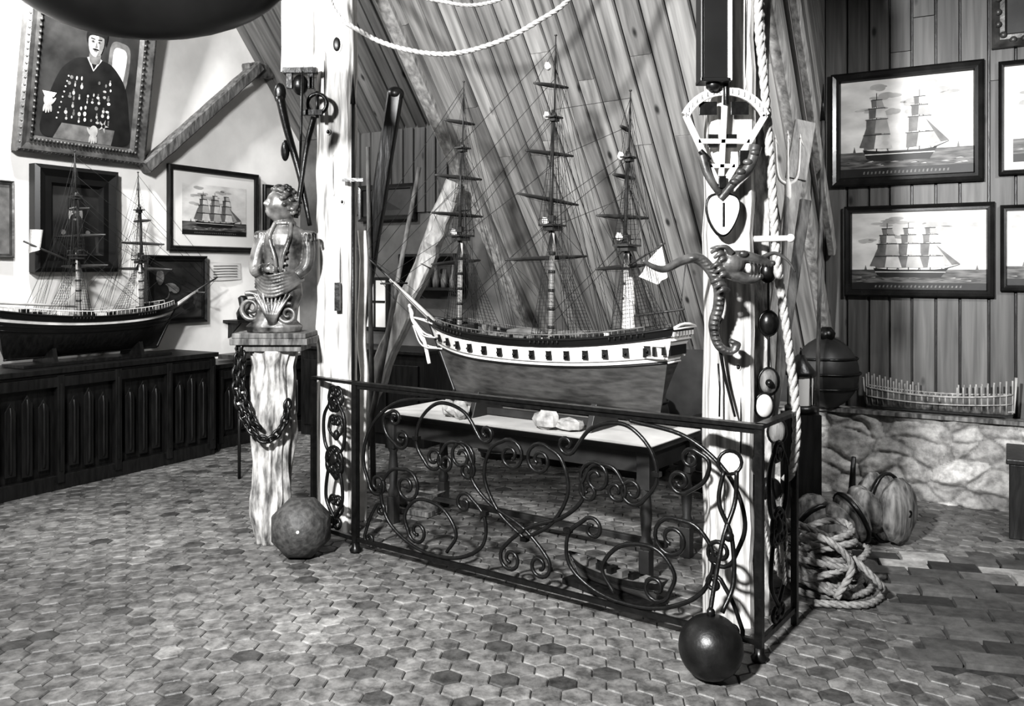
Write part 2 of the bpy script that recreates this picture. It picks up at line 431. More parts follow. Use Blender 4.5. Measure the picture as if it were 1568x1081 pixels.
mb.beam((1.09,3.84,0),(1.08,3.84,3.5),.085,.14,0,jit=.010,n=26); mb.build('weathered_timber',[M_old])

# ---------------------------------------------------------------- RAILING
A0=Vector((-.837,4.65,0)); B0=Vector((.955,3.35,0)); RL=(B0-A0).length
def scroll(pts,s0=None,s1=None,n=8):
    P=[Vector((p[0],0,p[1])) for p in pts]; P=cat(P,n)
    def sp(P,side,Rr,turns):
        d=(P[-1]-P[-2]); ph=math.atan2(d.z,d.x); p=P[-1].copy(); out=[]; st=int(turns*16)
        for i in range(st):
            q=Rr*(1-.78*i/st); ph+=side*2*math.pi/16
            p=p+Vector((math.cos(ph),0,math.sin(ph)))*q*2*math.pi/16; out.append(p.copy())
        return P+out
    if s1: P=sp(P,*s1)
    if s0: P=sp(P[::-1],*s0)
    return P
def mir(P,cx): return [Vector((2*cx-p.x,p.y,p.z)) for p in P]
mb=MB(frame(A0,B0-A0))
mb.box((RL/2,0,.905),(RL+.04,.042,.016)); mb.box((RL/2,0,.885),(RL,.02,.02)); mb.box((RL/2,0,.07),(RL,.018,.022))
for x in(0,RL):
    mb.box((x,0,.45),(.03,.03,.9)); mb.lathe([(.03,0),(.034,.015),(.02,.03),(.018,.05)],(x,0,0),0,12)
cx=RL/2; rb=.0095
half=[
 scroll([(0,.27),(.15,.37),(.235,.52),(.20,.66),(.11,.715)],None,(1,.075,1.5)),
 scroll([(.13,.20),(.07,.26),(-.03,.33),(-.2,.40),(-.31,.50),(-.30,.60)],(-1,.06,1.4),(1,.075,1.5)),
 scroll([(.33,.42),(.235,.33),(.25,.19),(.42,.1),(.66,.1),(.86,.2),(.92,.36),(.85,.47),(.74,.49)],(-1,.05,1.2),(1,.085,1.5)),
 scroll([(.47,.12),(.41,.22),(.5,.33),(.66,.35),(.75,.26),(.72,.16)],None,(-1,.06,1.3)),
 scroll([(.26,.70),(.36,.82),(.52,.85),(.64,.76),(.67,.63),(.60,.53)],(-1,.045,1.2),(-1,.06,1.4)),
 scroll([(.30,.56),(.36,.655),(.46,.66),(.52,.59)],(1,.045,1.3),(-1,.05,1.3)),
 scroll([(.55,.87),(.80,.83),(.98,.70),(1.05,.52),(1.0,.36)],(-1,.04,1.1),(-1,.06,1.5)),
 scroll([(.80,.60),(.88,.66),(.90,.74),(.84,.78)],(-1,.05,1.4),(1,.04,1.3)),
 scroll([(1.04,.1),(1.0,.2),(.95,.28)],(-1,.035,1.3),(1,.035,1.3)),
]
for P in half:
    P=[Vector((p.x,p.y,min(.885,max(.075,p.z)))) for p in P]
    for Q in(P,mir(P,0)): mb.tube([p+Vector((cx,0,0)) for p in Q],rb,0,6)
for hx,hz in((0,.27),(.235,.35),(.67,.66),(.92,.36)):
    for sg in(-1,1): mb.box((cx+sg*hx,0,hz),(.035,.028,.02))
# right return
def panel(mb,L):
    mb.box((L/2,0,.905),(L,.04,.016)); mb.box((L/2,0,.07),(L,.018,.022)); mb.box((L,0,.45),(.026,.026,.9))
    c=L/2
    for P in (scroll([(0,.15),(.08,.25),(.06,.4),(0,.47)],(1,.04,1.3),(1,.05,1.4)),scroll([(0,.47),(.09,.55),(.1,.7),(.02,.8)],(-1,.035,1.3),(1,.045,1.4))):
        for Q in(P,mir(P,0)): mb.tube([Vector((c+p.x*L/.42,0,p.z)) for p in Q],rb,0,6)
    mb.tube([Vector((c+.07*math.cos(t*math.pi/8),0,.47+.07*math.sin(t*math.pi/8))) for t in range(16)],rb,0,6,True)
    mb.ell((c,0,.47),(.035,.02,.035),0,10,6)
mb.M=frame(B0,Vector((.588,.809,0))); panel(mb,.42)
# left return (denser)
d=Vector((-1.12,4.90,0))-A0
mb.M=frame(A0,d); panel(mb,d.length)
for z0 in(.14,.36,.58,.74):
    for sg in(-1,1):
        P=scroll([(0,z0),(sg*.06,z0+.05),(sg*.05,z0+.11)],None,(sg,.032,1.4)); mb.tube([Vector((d.length*.5+p.x,-.01,min(.88,p.z))) for p in P],.008,0,6)
    mb.ell((d.length*.5,-.015,z0+.02),(.02,.018,.03),0,10,8)
mb.build('wrought_iron_railing',[M_iron])

# ---------------------------------------------------------------- TABLE
FR=Vector((.66,4.13,0)); FL=Vector((-.78,5.18,0)); dx=(FR-FL); TL=dx.length
mb=MB(frame(FL,dx)); TW=.56; TZ=.66
mb.box((TL/2,TW/2,TZ-.012),(TL,TW,.03)); mb.box((TL/2,TW/2,TZ+.006),(TL+.01,TW+.01,.008),1)
mb.box((TL/2,TW/2,TZ-.08),(TL-.08,TW-.08,.11))
for x in(.05,TL-.05):
    for y in(.05,TW-.05):
        mb.box((x,y,.55),(.07,.07,.2)); mb.box((x,y,.08),(.055,.055,.16)); mb.lathe([(.026,.15),(.034,.19),(.022,.22),(.03,.33),(.022,.42),(.034,.45)],(x,y,0),0,12)
mb.box((TL/2,TW/2,.12),(TL-.1,.03,.03))
mb.build('display_table',[M_table,M_cloth],bevel=.003)

# ---------------------------------------------------------------- SHIPS
def hullfns(L,B,H,rise,full=.32,rise_f=None):
    def top(t): return H+rise*4*(t-.5)**2
    def hb(t):
        b=B/2
        if t<.3: b*=max(.02,math.sin(t/.3*math.pi/2)**.75)
        if t>.6: b*=1-.32*((t-.6)/.4)**2
        return b
    def ex(t):
        e=full
        if t<.32: e+=.9*(1-t/.32)**1.6
        if t>.68: e+=.9*((t-.68)/.32)**2
        return e
    def pt(t,q,side):
        x=-L/2+t*L+(1-q)*.13*L*(1-t)**4-(1-q)*.06*L*t**6+ (q**2)*.02*L*t**6
        tum=1-.10*max(0,q-.6)/.4
        return Vector((x,side*hb(t)*(q**ex(t))*tum,top(t)*q+.0))
    return top,hb,pt
def hull(mb,L,B,H,rise,bands,full=.54,deckm=3,deck=True,n=36):
    top,hb,pt=hullfns(L,B,H,rise,full)
    Q=[0,.03,.07,.13,.2,.28,.37,.46,.54,.58,.62,.7,.78,.86,.91,.95,1]
    for side in(-1,1):
        for j in range(len(Q)-1):
            qm=(Q[j]+Q[j+1])/2; m=[b[1] for b in bands if qm<=b[0]][0]
            vs=[];fs=[]
            for i in range(n+1):
                t=i/n; vs+= [pt(t,Q[j],side),pt(t,Q[j+1],side)]
            for i in range(n): a=2*i; fs.append((a,a+2,a+3,a+1) if side<0 else (a,a+1,a+3,a+2))
            mb.add(vs,fs,m,True)
        mb.tube([pt(i/n,1,side) for i in range(n+1)],L*.0045,bands[-1][1],6)
        mb.tube([pt(i/n,.6,side)+Vector((0,side*.001,0)) for i in range(n+1)],L*.003,bands[-1][1],5)
    # transom
    vs=[pt(1,q,-1) for q in Q]+[pt(1,q,1) for q in Q]; k=len(Q)
    for j in range(k-1):
        qm=(Q[j]+Q[j+1])/2; m=[b[1] for b in bands if qm<=b[0]][0]
        mb.add([vs[j],vs[j+k],vs[j+1+k],vs[j+1]],[(0,1,2,3)],m)
    if deck:
        vs=[];fs=[]
        for i in range(n+1):
            t=i/n; vs+=[pt(t,.93,-1),pt(t,.93,1)]
        for i in range(n): fs.append((2*i,2*i+1,2*i+3,2*i+2))
        mb.add(vs,fs,deckm)
    # keel and stem
    P=[pt(i/n,0,1) for i in range(n+1)]; mb.tube([Vector((p.x,0,p.z-.004)) for p in P],L*.006,bands[0][1],5)
    mb.tube([Vector((pt(0,q,1).x-.003,0,pt(0,q,1).z)) for q in Q],L*.007,bands[-1][1],5)
    return top,hb,pt
def rig(mb,L,B,fn,masts,bs,RG,MA,ML,r0=.014,rr=.0012,rat=True):
    top,hb,pt=fn
    info=[]
    for (x,zt,yards,halfs) in masts:
        t=(x+L/2)/L; zb=top(t)*.9; Hh=zt-zb; rk=.035
        def at(f,x=x,zb=zb,Hh=Hh): return Vector((x+rk*f,0,zb+Hh*f))
        info.append((x,at,Hh,t))
        mb.tube([at(0),at(.40)],[r0,r0*.8],ML,8); mb.tube([at(.36)+Vector((-.012,0,0)),at(.76)+Vector((-.012,0,0))],[r0*.62,r0*.45],MA,7); mb.tube([at(.72),at(1)],[r0*.4,r0*.2],MA,6)
        for k in range(5): mb.tube([at(.05+.06*k),at(.06+.06*k)],r0*1.15,MA,8)
        # tops
        p=at(.385); hw=B*.17
        mb.box(p,(hw*1.3,hw*2.0,.010),MA); 
        for sy in(-1,1):
            mb.line(p+Vector((-hw*.6,sy*hw,.0)),p+Vector((-hw*.6,sy*hw,.035)),.002,MA)
            mb.line(p+Vector((hw*.6,sy*hw,.0)),p+Vector((hw*.6,sy*hw,.035)),.002,MA)
            mb.line(p+Vector((-hw*.6,sy*hw,.035)),p+Vector((hw*.6,sy*hw,.035)),.0025,MA)
        mb.box(p+Vector((0,0,-.018)),(hw*.9,hw*1.4,.022),MA)
        mb.box(p+Vector((-.004,0,.03)),(.035,.03,.05),MA)
        p2=at(.735); mb.box(p2,(hw*.8,hw*1.3,.008),MA); mb.box(p2+Vector((0,0,-.012)),(hw*.5,hw*.7,.02),MA)
        mb.ell(at(.74),(r0*.9,r0*.9,r0*1.3),MA,8,6); mb.ell(at(1),(r0*.5,r0*.5,r0*.3),MA,8,6)
        # shrouds
        for sy in(-1,1):
            low=[];hi=[]
            for k in range(7):
                tt=t+(.0+.017*k); q=pt(tt,1,sy)+Vector((0,sy*.012,-.01)); u=at(.375)+Vector((0,sy*.01,0))
                mb.line(q,u,rr,RG); low.append(q);hi.append(u)
                mb.ell(q,(.005,.005,.008),RG,6,4)
            if rat:
                nr=int(Hh*.36/.019)
                for j in range(1,nr):
                    f=j/nr; mb.line(low[0].lerp(hi[0],f),low[-1].lerp(hi[-1],f),rr*.7,RG)
            for k in range(4):
                a=at(.39)+Vector(((k-1.5)*hw*.4,sy*hw,0)); b=at(.735); mb.line(a,b,rr*.9,RG)
                mb.line(at(.735)+Vector(((k-1.5)*hw*.25,sy*hw*.6,0)),at(.95),rr*.6,RG)
            if rat:
                for j in range(1,16):
                    f=j/17; a=at(.39)+Vector((-hw*.6,sy*hw,0)); c=at(.39)+Vector((hw*.6,sy*hw,0)); b=at(.735)
                    mb.line(a.lerp(b,f),c.lerp(b,f),rr*.6,RG)
            for f,dt in((.75,.14),(.73,.15),(.72,.12),(.98,.17),(.9,.16),(.85,.13)):
                mb.line(at(f),pt(min(.98,t+dt),1,sy),rr*.8,RG)
            # running rigging down to the deck at the mast foot
            for f in(.28,.47,.62): mb.line(at(f)+Vector((-.02,sy*.03,0)),at(.0)+Vector((-.05,sy*.06,0)),rr*.7,RG)
        # yards
        for f,hl in zip(yards,halfs):
            c=at(f)+Vector((-r0*1.4,0,0)); br=ru(-.25,.25); tl=ru(-.05,.05)
            dv=Vector((math.sin(br),math.cos(br),tl))
            P=[c+dv*hl*s for s in(-1,-.6,0,.6,1)]
            mb.tube(P,[r0*.35,r0*.58,r0*.75,r0*.58,r0*.35],MA,6)
            for s in(-1,1):
                e=c+dv*hl*s*.95; mb.line(e,at(min(.99,f+.12)),rr*.8,RG)
                mb.line(e,pt(min(.97,t+.22),.98,s),rr*.6,RG); mb.line(e,c+dv*hl*s*.3+Vector((0,0,-Hh*.12)),rr*.6,RG)
            foot=[c+dv*hl*s+Vector((0,0,-.022*(1-s*s))) for s in[-.9+1.8*i/8 for i in range(9)]]
            mb.tube(foot,rr*.6,RG,3)
    # bowsprit
    b0,b1=Vector(bs[0]),Vector(bs[1]); mb.tube([b0,b0.lerp(b1,.55)],[r0,r0*.7],ML,8); mb.tube([b0.lerp(b1,.5)+Vector((0,0,.008)),b1],[r0*.5,r0*.3],MA,7)
    mb.line(b0.lerp(b1,.55),b0.lerp(b1,.5)+Vector((0,0,-.1)),.003,MA)
    mb.line(b0.lerp(b1,.5)+Vector((0,0,-.1)),b1,rr,RG); mb.line(b0.lerp(b1,.5)+Vector((0,0,-.1)),pt(.02,.6,1),rr,RG)
    yc=b0.lerp(b1,.5); mb.tube([yc+Vector((0,-.12,.0)),yc+Vector((0,.12,0))],r0*.35,MA,6)
    x,at,_,_=info[0]
    for f,g_ in((.38,.5),(.42,.6),(.74,.8),(.78,.9),(.98,1.0),(.60,.7),(.36,.3)): mb.line(at(f),b0.lerp(b1,g_),rr,RG)
    for sy in(-1,1): mb.line(b0.lerp(b1,.6),pt(.06,.85,sy),rr,RG); mb.line(b1,pt(.1,.95,sy),rr*.8,RG)
    for i in range(1,len(info)):
        x1,a1,_,_=info[i]; x0,a0,_,_=info[i-1]
        for f,g_ in((.38,.06),(.41,.1),(.73,.40),(.76,.45),(.97,.76),(.58,.38),(.86,.6)): mb.line(a1(f),a0(g_),rr,RG)
    return info

SD=Vector((.81,-.59,0)).normalized()
mid=Vector((.08,4.885,0)); s0,s1=-.735,.93; L=s1-s0
o=mid+SD*((s0+s1)/2); o.z=.785
SM=frame(o,SD); sh=(s0+s1)/2
mb=MB(SM)
B=.42; H=.352; rise=.09
fn=hull(mb,L,B,H,rise,[(.56,1),(.6,2),(.90,0),(1,2)],deckm=3)
top,hb,pt=fn
n=14
for i in range(n):
    t=.075+.86*i/(n-1)
    for sy in(-1,1):
        p=pt(t,.77,sy); d=(pt(t+.01,.77,sy)-pt(t-.01,.77,sy)).normalized(); ang=math.atan2(d.y,d.x)
        Rm=RZ(ang)
        mb.box(p+Vector((0,sy*.002,0)),(.032,.016,.042),2,Rm)
        mb.box(p+Vector((0,sy*.012,.028)),(.034,.026,.004),0,Rm)
        mb.tube([p,p+Rm@Vector((0,sy*.03,0))],.006,2,6)
for sy in(-1,1):
    mb.tube([pt(i/36,.9,sy)+Vector((0,sy*.003,0)) for i in range(37)],.004,2,5)
    mb.tube([pt(i/36,.67,sy)+Vector((0,sy*.002,0)) for i in range(37)],.0025,3,5)
# stern gallery: windows, balusters, taffrail
for k in range(7):
    f=(k+.5)/7; a=pt(1,.74,-1).lerp(pt(1,.74,1),f); mb.box(a+Vector((.004,0,0)),(.01,.028,.05),2)
    b=pt(1,.93,-1).lerp(pt(1,.93,1),f); mb.box(b+Vector((.004,0,0)),(.01,.024,.022),4)
for q in(.60,.86,.99): mb.tube([pt(1,q,-1)+Vector((.006,0,0)),pt(1,q,1)+Vector((.006,0,0))],.005,4,6)
for sy in(-1,1):
    for k in range(3):
        c=pt(.93+.028*k,.75,sy); mb.box(c+Vector((0,sy*.006,0)),(.018,.02,.045),2)
    c=pt(.958,.75,sy); mb.box(c+Vector((0,sy*.008,-.03)),(.11,.02,.008),4); mb.box(c+Vector((0,sy*.008,.03)),(.11,.02,.008),4)
tz=pt(1,1,1).z
mb.tube([Vector((L/2+.035,s*.12,tz+.015*(1-s*s))) for s in(-1,-.5,0,.5,1)],.008,4,6)
# deck fittings
for (x,y,w,d_,hh) in((-.55,0,.10,.10,.04),(-.34,.0,.12,.08,.02),(-.15,0,.2,.09,.03),(.08,.0,.1,.08,.025),(.33,0,.1,.09,.045),(.62,0,.24,.16,.05),(-.02,-.09,.16,.03,.02),(.25,.09,.16,.03,.02)):
    t=(x+L/2)/L; mb.box((x,y,top(t)*.93+hh/2),(w,d_,hh),random.choice([3,4,5]))
for k in range(40):
    x=ru(-.7,.7); y=ru(-.12,.12)*hb((x+L/2)/L)/.2; t=(x+L/2)/L; hh=ru(.02,.06)
    mb.box((x,y,top(t)*.93+hh/2),(ru(.01,.035),ru(.01,.03),hh),random.choice([2,3,2,5,4]))
for k in range(44): # hammock rails
    t=.08+.84*k/43
    for sy in(-1,1):
        p=pt(t,1,sy); mb.line(p,p+Vector((0,0,.028)),.0022,3)
for sy in(-1,1): mb.tube([pt(.08+.84*k/30,1,sy)+Vector((0,0,.028)) for k in range(31)],.0035,3,5)
for bx in(-.1,.2): mb.ell((bx,.0,top(.5)*.93+.05),(.14,.035,.022),3,14,8)
# beakhead and figurehead
bz=top(0)
for q,dz in((.95,0),(.75,-.02),(.6,-.05)):
    for sy in(-1,1):
        mb.tube(cat([pt(.05,q,sy),Vector((-L/2-.03,sy*.02,bz*q-.0)),Vector((-L/2-.12,sy*.006,bz*.98+dz))],6),.005,4,5)
mb.tube(cat([(-L/2+.01,0,bz*.35),(-L/2-.04,0,bz*.7),(-L/2-.12,0,bz*.92),(-L/2-.14,0,bz*1.05)],6),[.012,.012],4,6)
mb.ell((-L/2-.14,0,bz*1.06),(.014,.012,.03),4,10,8,RY(-.5)); mb.ell((-L/2-.155,0,bz*1.06+.035),(.011,.01,.014),4,8,6)
masts=[(-.488-sh,2.63-.785,(.28,.47,.62,.84),(.32,.26,.19,.12)),(.164-sh,2.80-.785,(.28,.47,.62,.84),(.36,.29,.2,.13)),(.626-sh,2.44-.785,(.30,.50,.66,.85),(.26,.2,.14,.09))]
inf=rig(mb,L,B,fn,masts,[(-L/2+.05,0,bz*.93),(-L/2-.62,0,1.66-.785)],6,7,8,r0=.0175,rr=.0017)
# furled light flags at the mastheads and tops
for (x,at,_,_),fs_ in zip(inf,((.40,),(.90,.74,.40),(.74,.42))):
    for f in fs_:
        p=at(f)+Vector((-.03,-.03,.0)); mb.ell(p,(.022,.014,.020),9,8,6,None,lambda d,p:p*(1+.5*noise.noise(d*3)))
# spanker boom & gaff, ensign
x,at,_,_=inf[2]
mb.tube([at(.10),at(.10)+Vector((.33,0,.05))],.006,7,6); mb.tube([at(.30),at(.30)+Vector((.22,0,.12))],.005,7,6)
mb.tube([Vector((L/2,0,tz)),Vector((L/2+.04,0,tz+.32))],.003,7,5)
fl=[];nf=8
for i in range(nf+1):
    f=i/nf; yy=.012*math.sin(f*9)
    fl+= [Vector((at(.3).x+.20-.13*f,yy,at(.3).z+.12-.17*f)),Vector((at(.3).x+.23-.06*f,yy+.01,at(.3).z-.05-.04*f))]
mb.add(fl,[(2*i,2*i+1,2*i+3,2*i+2) for i in range(nf)],9,True)
# furled sail along the mizzen
P=[at(-.02+.28*i/10)+Vector((.022,0,0)) for i in range(11)]; mb.tube(P,[.034,.036,.033,.036,.03,.033,.028,.03,.025,.024,.015],9,10)
mb.build('frigate_model',[M_hullw,M_hullc,M_black,M_deck,M_bonew,M_mast,M_rig,M_mast,M_mastl,M_ropew])
# cradle
mb=MB(SM); zb=TZ+.012-.785
for x in(-.40,.38):
    t=(x+L/2)/L
    poly=[(x,-.15,zb),(x,.15,zb),(x,.13,zb+.05),(x,.09,.03),(x,.05,-.004),(x,0,-.016),(x,-.05,-.004),(x,-.09,.03),(x,-.13,zb+.05)]
    mb.prism(poly,(.035,0,0),0)
mb.box((0,0,zb+.025),(.8,.03,.04),0)
mb.build('ship_cradle',[M_table],bevel=.003)
# cloths / stones on the table
mb=MB(frame(FL,dx))
for (x,y,w,hh) in((.47,.09,.10,.09),(.57,.05,.07,.11),(1.14,.08,.11,.10),(1.25,.12,.12,.06)):
    mb.ell((x,y,TZ+.012+hh*.5),(w*.7,w*.5,hh*.55),0,9,6,RZ(ru(0,3)),lambda d,p:p*(1+.5*noise.noise(d*2+Vector((x*9,0,0)))),False)
mb.build('stone_chocks',[M_chock])

# second ship: brig on the sideboard
mb=MB(frame(W(-5.91,4.05,.905),-U)); L2=1.5
fn2=hull(mb,L2,.36,.27,.07,[(.5,1),(.55,4),(.78,0),(.84,4),(1,0)],deckm=3)
top2,hb2,pt2=fn2
for sy in(-1,1):
    for q in(.7,.86): mb.tube([pt2(i/36,q,sy)+Vector((0,sy*.002,0)) for i in range(37)],.003,2,5)
    for k in range(40):
        t=.05+.9*k/39; p=pt2(t,1,sy); mb.line(p,p+Vector((0,0,.04)),.0022,4)
    mb.tube([pt2(.05+.9*k/30,1,sy)+Vector((0,0,.04)) for k in range(31)],.004,4,5)
for k in range(22):
    x=ru(-.6,.6); y=ru(-.1,.1); t=(x+L2/2)/L2; hh=ru(.03,.07); mb.box((x,y,top2(t)*.93+hh/2),(ru(.02,.08),ru(.02,.06),hh),random.choice([3,4,2]))
i2=rig(mb,L2,.36,fn2,[(-.42,2.28-.905,(.32,.5,.66),(.27,.22,.15)),(.11,2.38-.905,(.32,.5,.66),(.29,.23,.16))],[(-L2/2+.05,0,.3),(-L2/2-.42,0,.55)],5,6,7,r0=.018,rr=.0016)
x,at,_,_=i2[1]; mb.tube([at(.08),at(.06)+Vector((.75,0,.08))],.009,7,6); mb.tube([at(.33),at(.36)+Vector((.4,0,.12))],.007,6,6)
fl=[];p0=at(.38)+Vector((.30,0,.20))
for i in range(9):
    f=i/8; fl+=[p0+Vector((-.04+.10*f,.01*math.sin(7*f),-.02)),p0+Vector((-.02+.09*f,.01*math.sin(7*f),-.16-.03*f))]
mb.add(fl,[(2*i,2*i+1,2*i+3,2*i+2) for i in range(8)],8,True)
for x in(-.35,.35):
    mb.prism([(x,-.13,-.045),(x,.13,-.045),(x,.10,.06),(x,0,.0),(x,-.10,.06)],(.03,0,0),2)
mb.box((0,0,-.052),(1.2,.26,.02),2)
mb.build('brig_model',[M_black,M_dark,M_dark,M_deck,M_bonew,M_rig,M_mast,M_mastl,M_ropew])

# small hull models on the floor
mb=MB(frame((.47,4.04,.03),(.39,-.42,0)))
hull(mb,.56,.13,.075,.03,[(.5,0),(1,1)],deckm=2,n=18)
for k in range(7): mb.box((-.2+k*.065,0,.085),(.03,.05,.03),random.choice([1,2]))
mb.box((0,0,-.012),(.5,.16,.025),1); mb.build('boat_model',[M_hullc,M_dark,M_deck])
mb=MB(frame((-.62,5.42,.03),(.7,-.4,0)))
hull(mb,.42,.16,.09,.03,[(1,0)],deckm=1,n=18); mb.box((0,0,-.01),(.34,.14,.03),0); mb.build('boat_model',[M_oldd,M_deck])
# dark hull hanging at upper left
mb=MB(frame((-1.47,3.5,2.44),(1,.10,0)))
mb.ell((0,0,.34),(.60,.26,.34),0,36,20,None,lambda d,p:Vector((p.x,p.y,min(p.z,.02))))
mb.tube([(.61*math.cos(t),.265*math.sin(t),.36) for t in[2*math.pi*i/40 for i in range(40)]],.018,0,8,True)
for x in(-.35,.35): mb.line((x,0,.34),(x,0,1.5),.005,0)
mb.build('hanging_boat',[M_black])
# ribbed hull skeleton on the ledge
mb=MB(frame(W(-.84,6.36,.58),V)); Ls=.86
def rb_(t): return .085*math.sin(math.pi*min(1,.12+t*.88))**.5
for k in range(26):
    t=k/25; x=t*Ls; b=rb_(t); hh=.17+.06*(2*t-1)**2
    if 9<k<16: hh*=.62
    mb.tube(cat([(x,-b,hh),(x,-b*.95,.08),(x,-b*.45,.025),(x,0,.018),(x,b*.45,.025),(x,b*.95,.08),(x,b,hh)],4),.0055,0,5)
for sy in(-1,1):
    vs=[];n=20
    for t in range(n+1):
        b=rb_(t/n); x=t/n*Ls; s_=.03*(2*t/n-1)**2
        vs+=[(x,sy*b*.4,.012),(x,sy*b*.97,.07),(x,sy*b*1.02,.110+s_)]
    mb.add(vs,[(3*i+k,3*i+k+1,3*i+k+4,3*i+k+3) for i in range(n) for k in(0,1)],2,True)
    mb.tube([(t/20*Ls,sy*rb_(t/20)*1.03,.110+.03*(2*t/20-1)**2) for t in range(21)],.007,0,5)
    mb.tube([(t/20*Ls,sy*rb_(t/20)*1.02,.06+.02*(2*t/20-1)**2) for t in range(21)],.005,0,5)
mb.tube([(-.03,0,.2),(-.01,0,.03),(Ls/2,0,.008),(Ls+.01,0,.03),(Ls+.02,0,.25)],.009,0,6)
mb.box((Ls/2,0,.006),(Ls*1.0,.12,.012),1)
mb.build('ship_frame_model',[M_graybeam,M_dark,M_oldd])

# ---------------------------------------------------------------- PICTURES
def pframe(mb,w,h,fw,dep,m=0):
    prof=[(0,0),(0,-dep*.8),(fw*.2,-dep),(fw*.55,-dep*.75),(fw*.85,-dep*.8),(fw,-dep*.35)]
    rings=[]
    for ins,y in prof: rings.append([(ins,y,ins),(w-ins,y,ins),(w-ins,y,h-ins),(ins,y,h-ins)])
    mb.loft(rings,m,False,False)
    mb.add([(0,0,0),(w,0,0),(w,0,h),(0,0,h)],[(0,1,2,3)],m)
def ship_picture(name,M,w,h,fw,mount=0,nm=2,flip=False,fm=None,dep=.045,hullw=.55,cx=.5):
    mb=MB(M); pframe(mb,w,h,fw,dep); y=-dep*.35
    x0,z0,x1,z1=fw*.95,fw*.95,w-fw*.95,h-fw*.95
    if mount:
        mb.flat([(x0,z0),(x1,z0),(x1,z1),(x0,z1)],y,1); y-=.002
        x0+=mount;z0+=mount;x1-=mount;z1-=mount
    W_=x1-x0;H_=z1-z0
    hz=z0+H_*.26
    mb.flat([(x0,hz),(x1,hz),(x1,z1),(x0,z1)],y,2)
    mb.flat([(x0,z0+H_*.09),(x1,z0+H_*.09),(x1,hz),(x0,hz)],y-.001,3)
    mb.flat([(x0,z0),(x1,z0),(x1,z0+H_*.09),(x0,z0+H_*.09)],y-.001,4)
    for k in range(22): mb.flat([(x0+W_*(.18+.03*k),z0+H_*.03),(x0+W_*(.192+.03*k),z0+H_*.03),(x0+W_*(.196+.03*k),z0+H_*ru(.05,.065)),(x0+W_*(.184+.03*k),z0+H_*.055)],y-.002,6)
    def fx(u): return x0+W_*((1-u) if flip else u)
    for k in range(12):
        u=ru(.1,.9); zz=ru(.6,.92)
        for q in range(4): mb.disc(x0+W_*min(.93,max(.07,u+ru(-.06,.06))),z0+H_*(zz+ru(-.02,.02)),W_*ru(.03,.06),H_*ru(.01,.03),y-.0012-.0001*q,8)
    hl=hullw/2; wz=z0+H_*.17
    mb.flat([(fx(cx-hl),wz+H_*.11),(fx(cx-hl+.03),wz+H_*.02),(fx(cx-hl*.7),wz-.01*H_),(fx(cx+hl*.8),wz-.01*H_),(fx(cx+hl),wz+H_*.105),(fx(cx+hl*.5),wz+H_*.085),(fx(cx-hl*.4),wz+H_*.085)],y-.003,4)
    mb.flat([(fx(cx-hl*.95),wz+H_*.066),(fx(cx+hl*.93),wz+H_*.062),(fx(cx+hl*.93),wz+H_*.052),(fx(cx-hl*.95),wz+H_*.056)],y-.0035,5)
    for i in range(nm):
        u=cx-hl*.62+hl*1.15*i/max(1,nm-1); zb=wz+H_*.08; zt=z0+H_*(.86 if i!=nm-1 or nm==2 else .78)
        mb.flat([(fx(u)-.003,zb),(fx(u)+.003,zb),(fx(u)+.0015,zt),(fx(u)-.0015,zt)],y-.0032,4)
        z=zb+H_*.03; sc=1 if nm==3 else 1.1
        for k,(ww,hh) in enumerate(((.105,.16),(.088,.16),(.066,.11),(.045,.08))):
            a=W_*ww*.95*sc; zz=z+H_*hh*.92; s=.012*W_
            mb.flat([(fx(u)-a+s,z),(fx(u)+s*.5,z+.01*H_),(fx(u)+a+s,z),(fx(u)+a*.85,zz),(fx(u)-a*.85,zz)],y-.004,6)
            mb.flat([(fx(u)-a*.3+s,z+.01*H_),(fx(u)+a+s,z),(fx(u)+a*.85,zz),(fx(u)-a*.05,zz)],y-.0045,8 if (k+i)%2 else 5)
            mb.flat([(fx(u)-a*.95,zz),(fx(u)+a*.95,zz),(fx(u)+a*.95,zz+.005),(fx(u)-a*.95,zz+.005)],y-.0048,4)
            z=zz+H_*.012
        for e in(-1,1): 
            for q in(.5,.8): mb.flat([(fx(u+e*.09)-.0012,zb),(fx(u+e*.09)+.0012,zb),(fx(u)+.0008,z0+H_*q),(fx(u)-.0008,z0+H_*q)],y-.0031,4)
    ub=cx+hl*.9
    tipx=fx(cx+hl*1.3)
    for k in range(3):
        mb.flat([(fx(cx+hl*(.75+.17*k)),wz+H_*(.13+.01*k)),(fx(cx+hl*(.95+.18*k)),wz+H_*(.14+.01*k)),(fx(cx+hl*(.58+.05*k)),wz+H_*(.5-.05*k))],y-.004-.0004*k,8 if k%2 else 6)
    mb.flat([(fx(ub),wz+H_*.09),(tipx,wz+H_*.15),(tipx,wz+H_*.157),(fx(ub),wz+H_*.105)],y-.003,4)
    us=cx-hl*.95
    mb.flat([(fx(us-.04),wz+H_*.14),(fx(us+.13),wz+H_*.12),(fx(us+.13),wz+H_*.42),(fx(us+.02),wz+H_*.36)],y-.0042,6)
    for k in range(2): 
        q=ru(.05,.12) if k else ru(.88,.95); mb.flat([(x0+W_*q,hz),(x0+W_*(q+.02),hz),(x0+W_*(q+.01),hz+H_*.06)],y-.002,6)
    for k in range(26):
        q=ru(.0,.93); zz=z0+H_*ru(.1,.16); mb.flat([(x0+W_*q,zz),(x0+W_*(q+ru(.03,.07)),zz),(x0+W_*(q+.04),zz+H_*.007)],y-.0025,5 if R()<.4 else 4)
    return mb.build(name,[fm or M_frame,M_paper if mount else M_pm,M_sky,M_sea,M_pd,M_pl,M_pm,M_matte,M_cloud])
WF=BW-.02
def wm(a,z,b=WF): return frame(W(a,b,z),V)
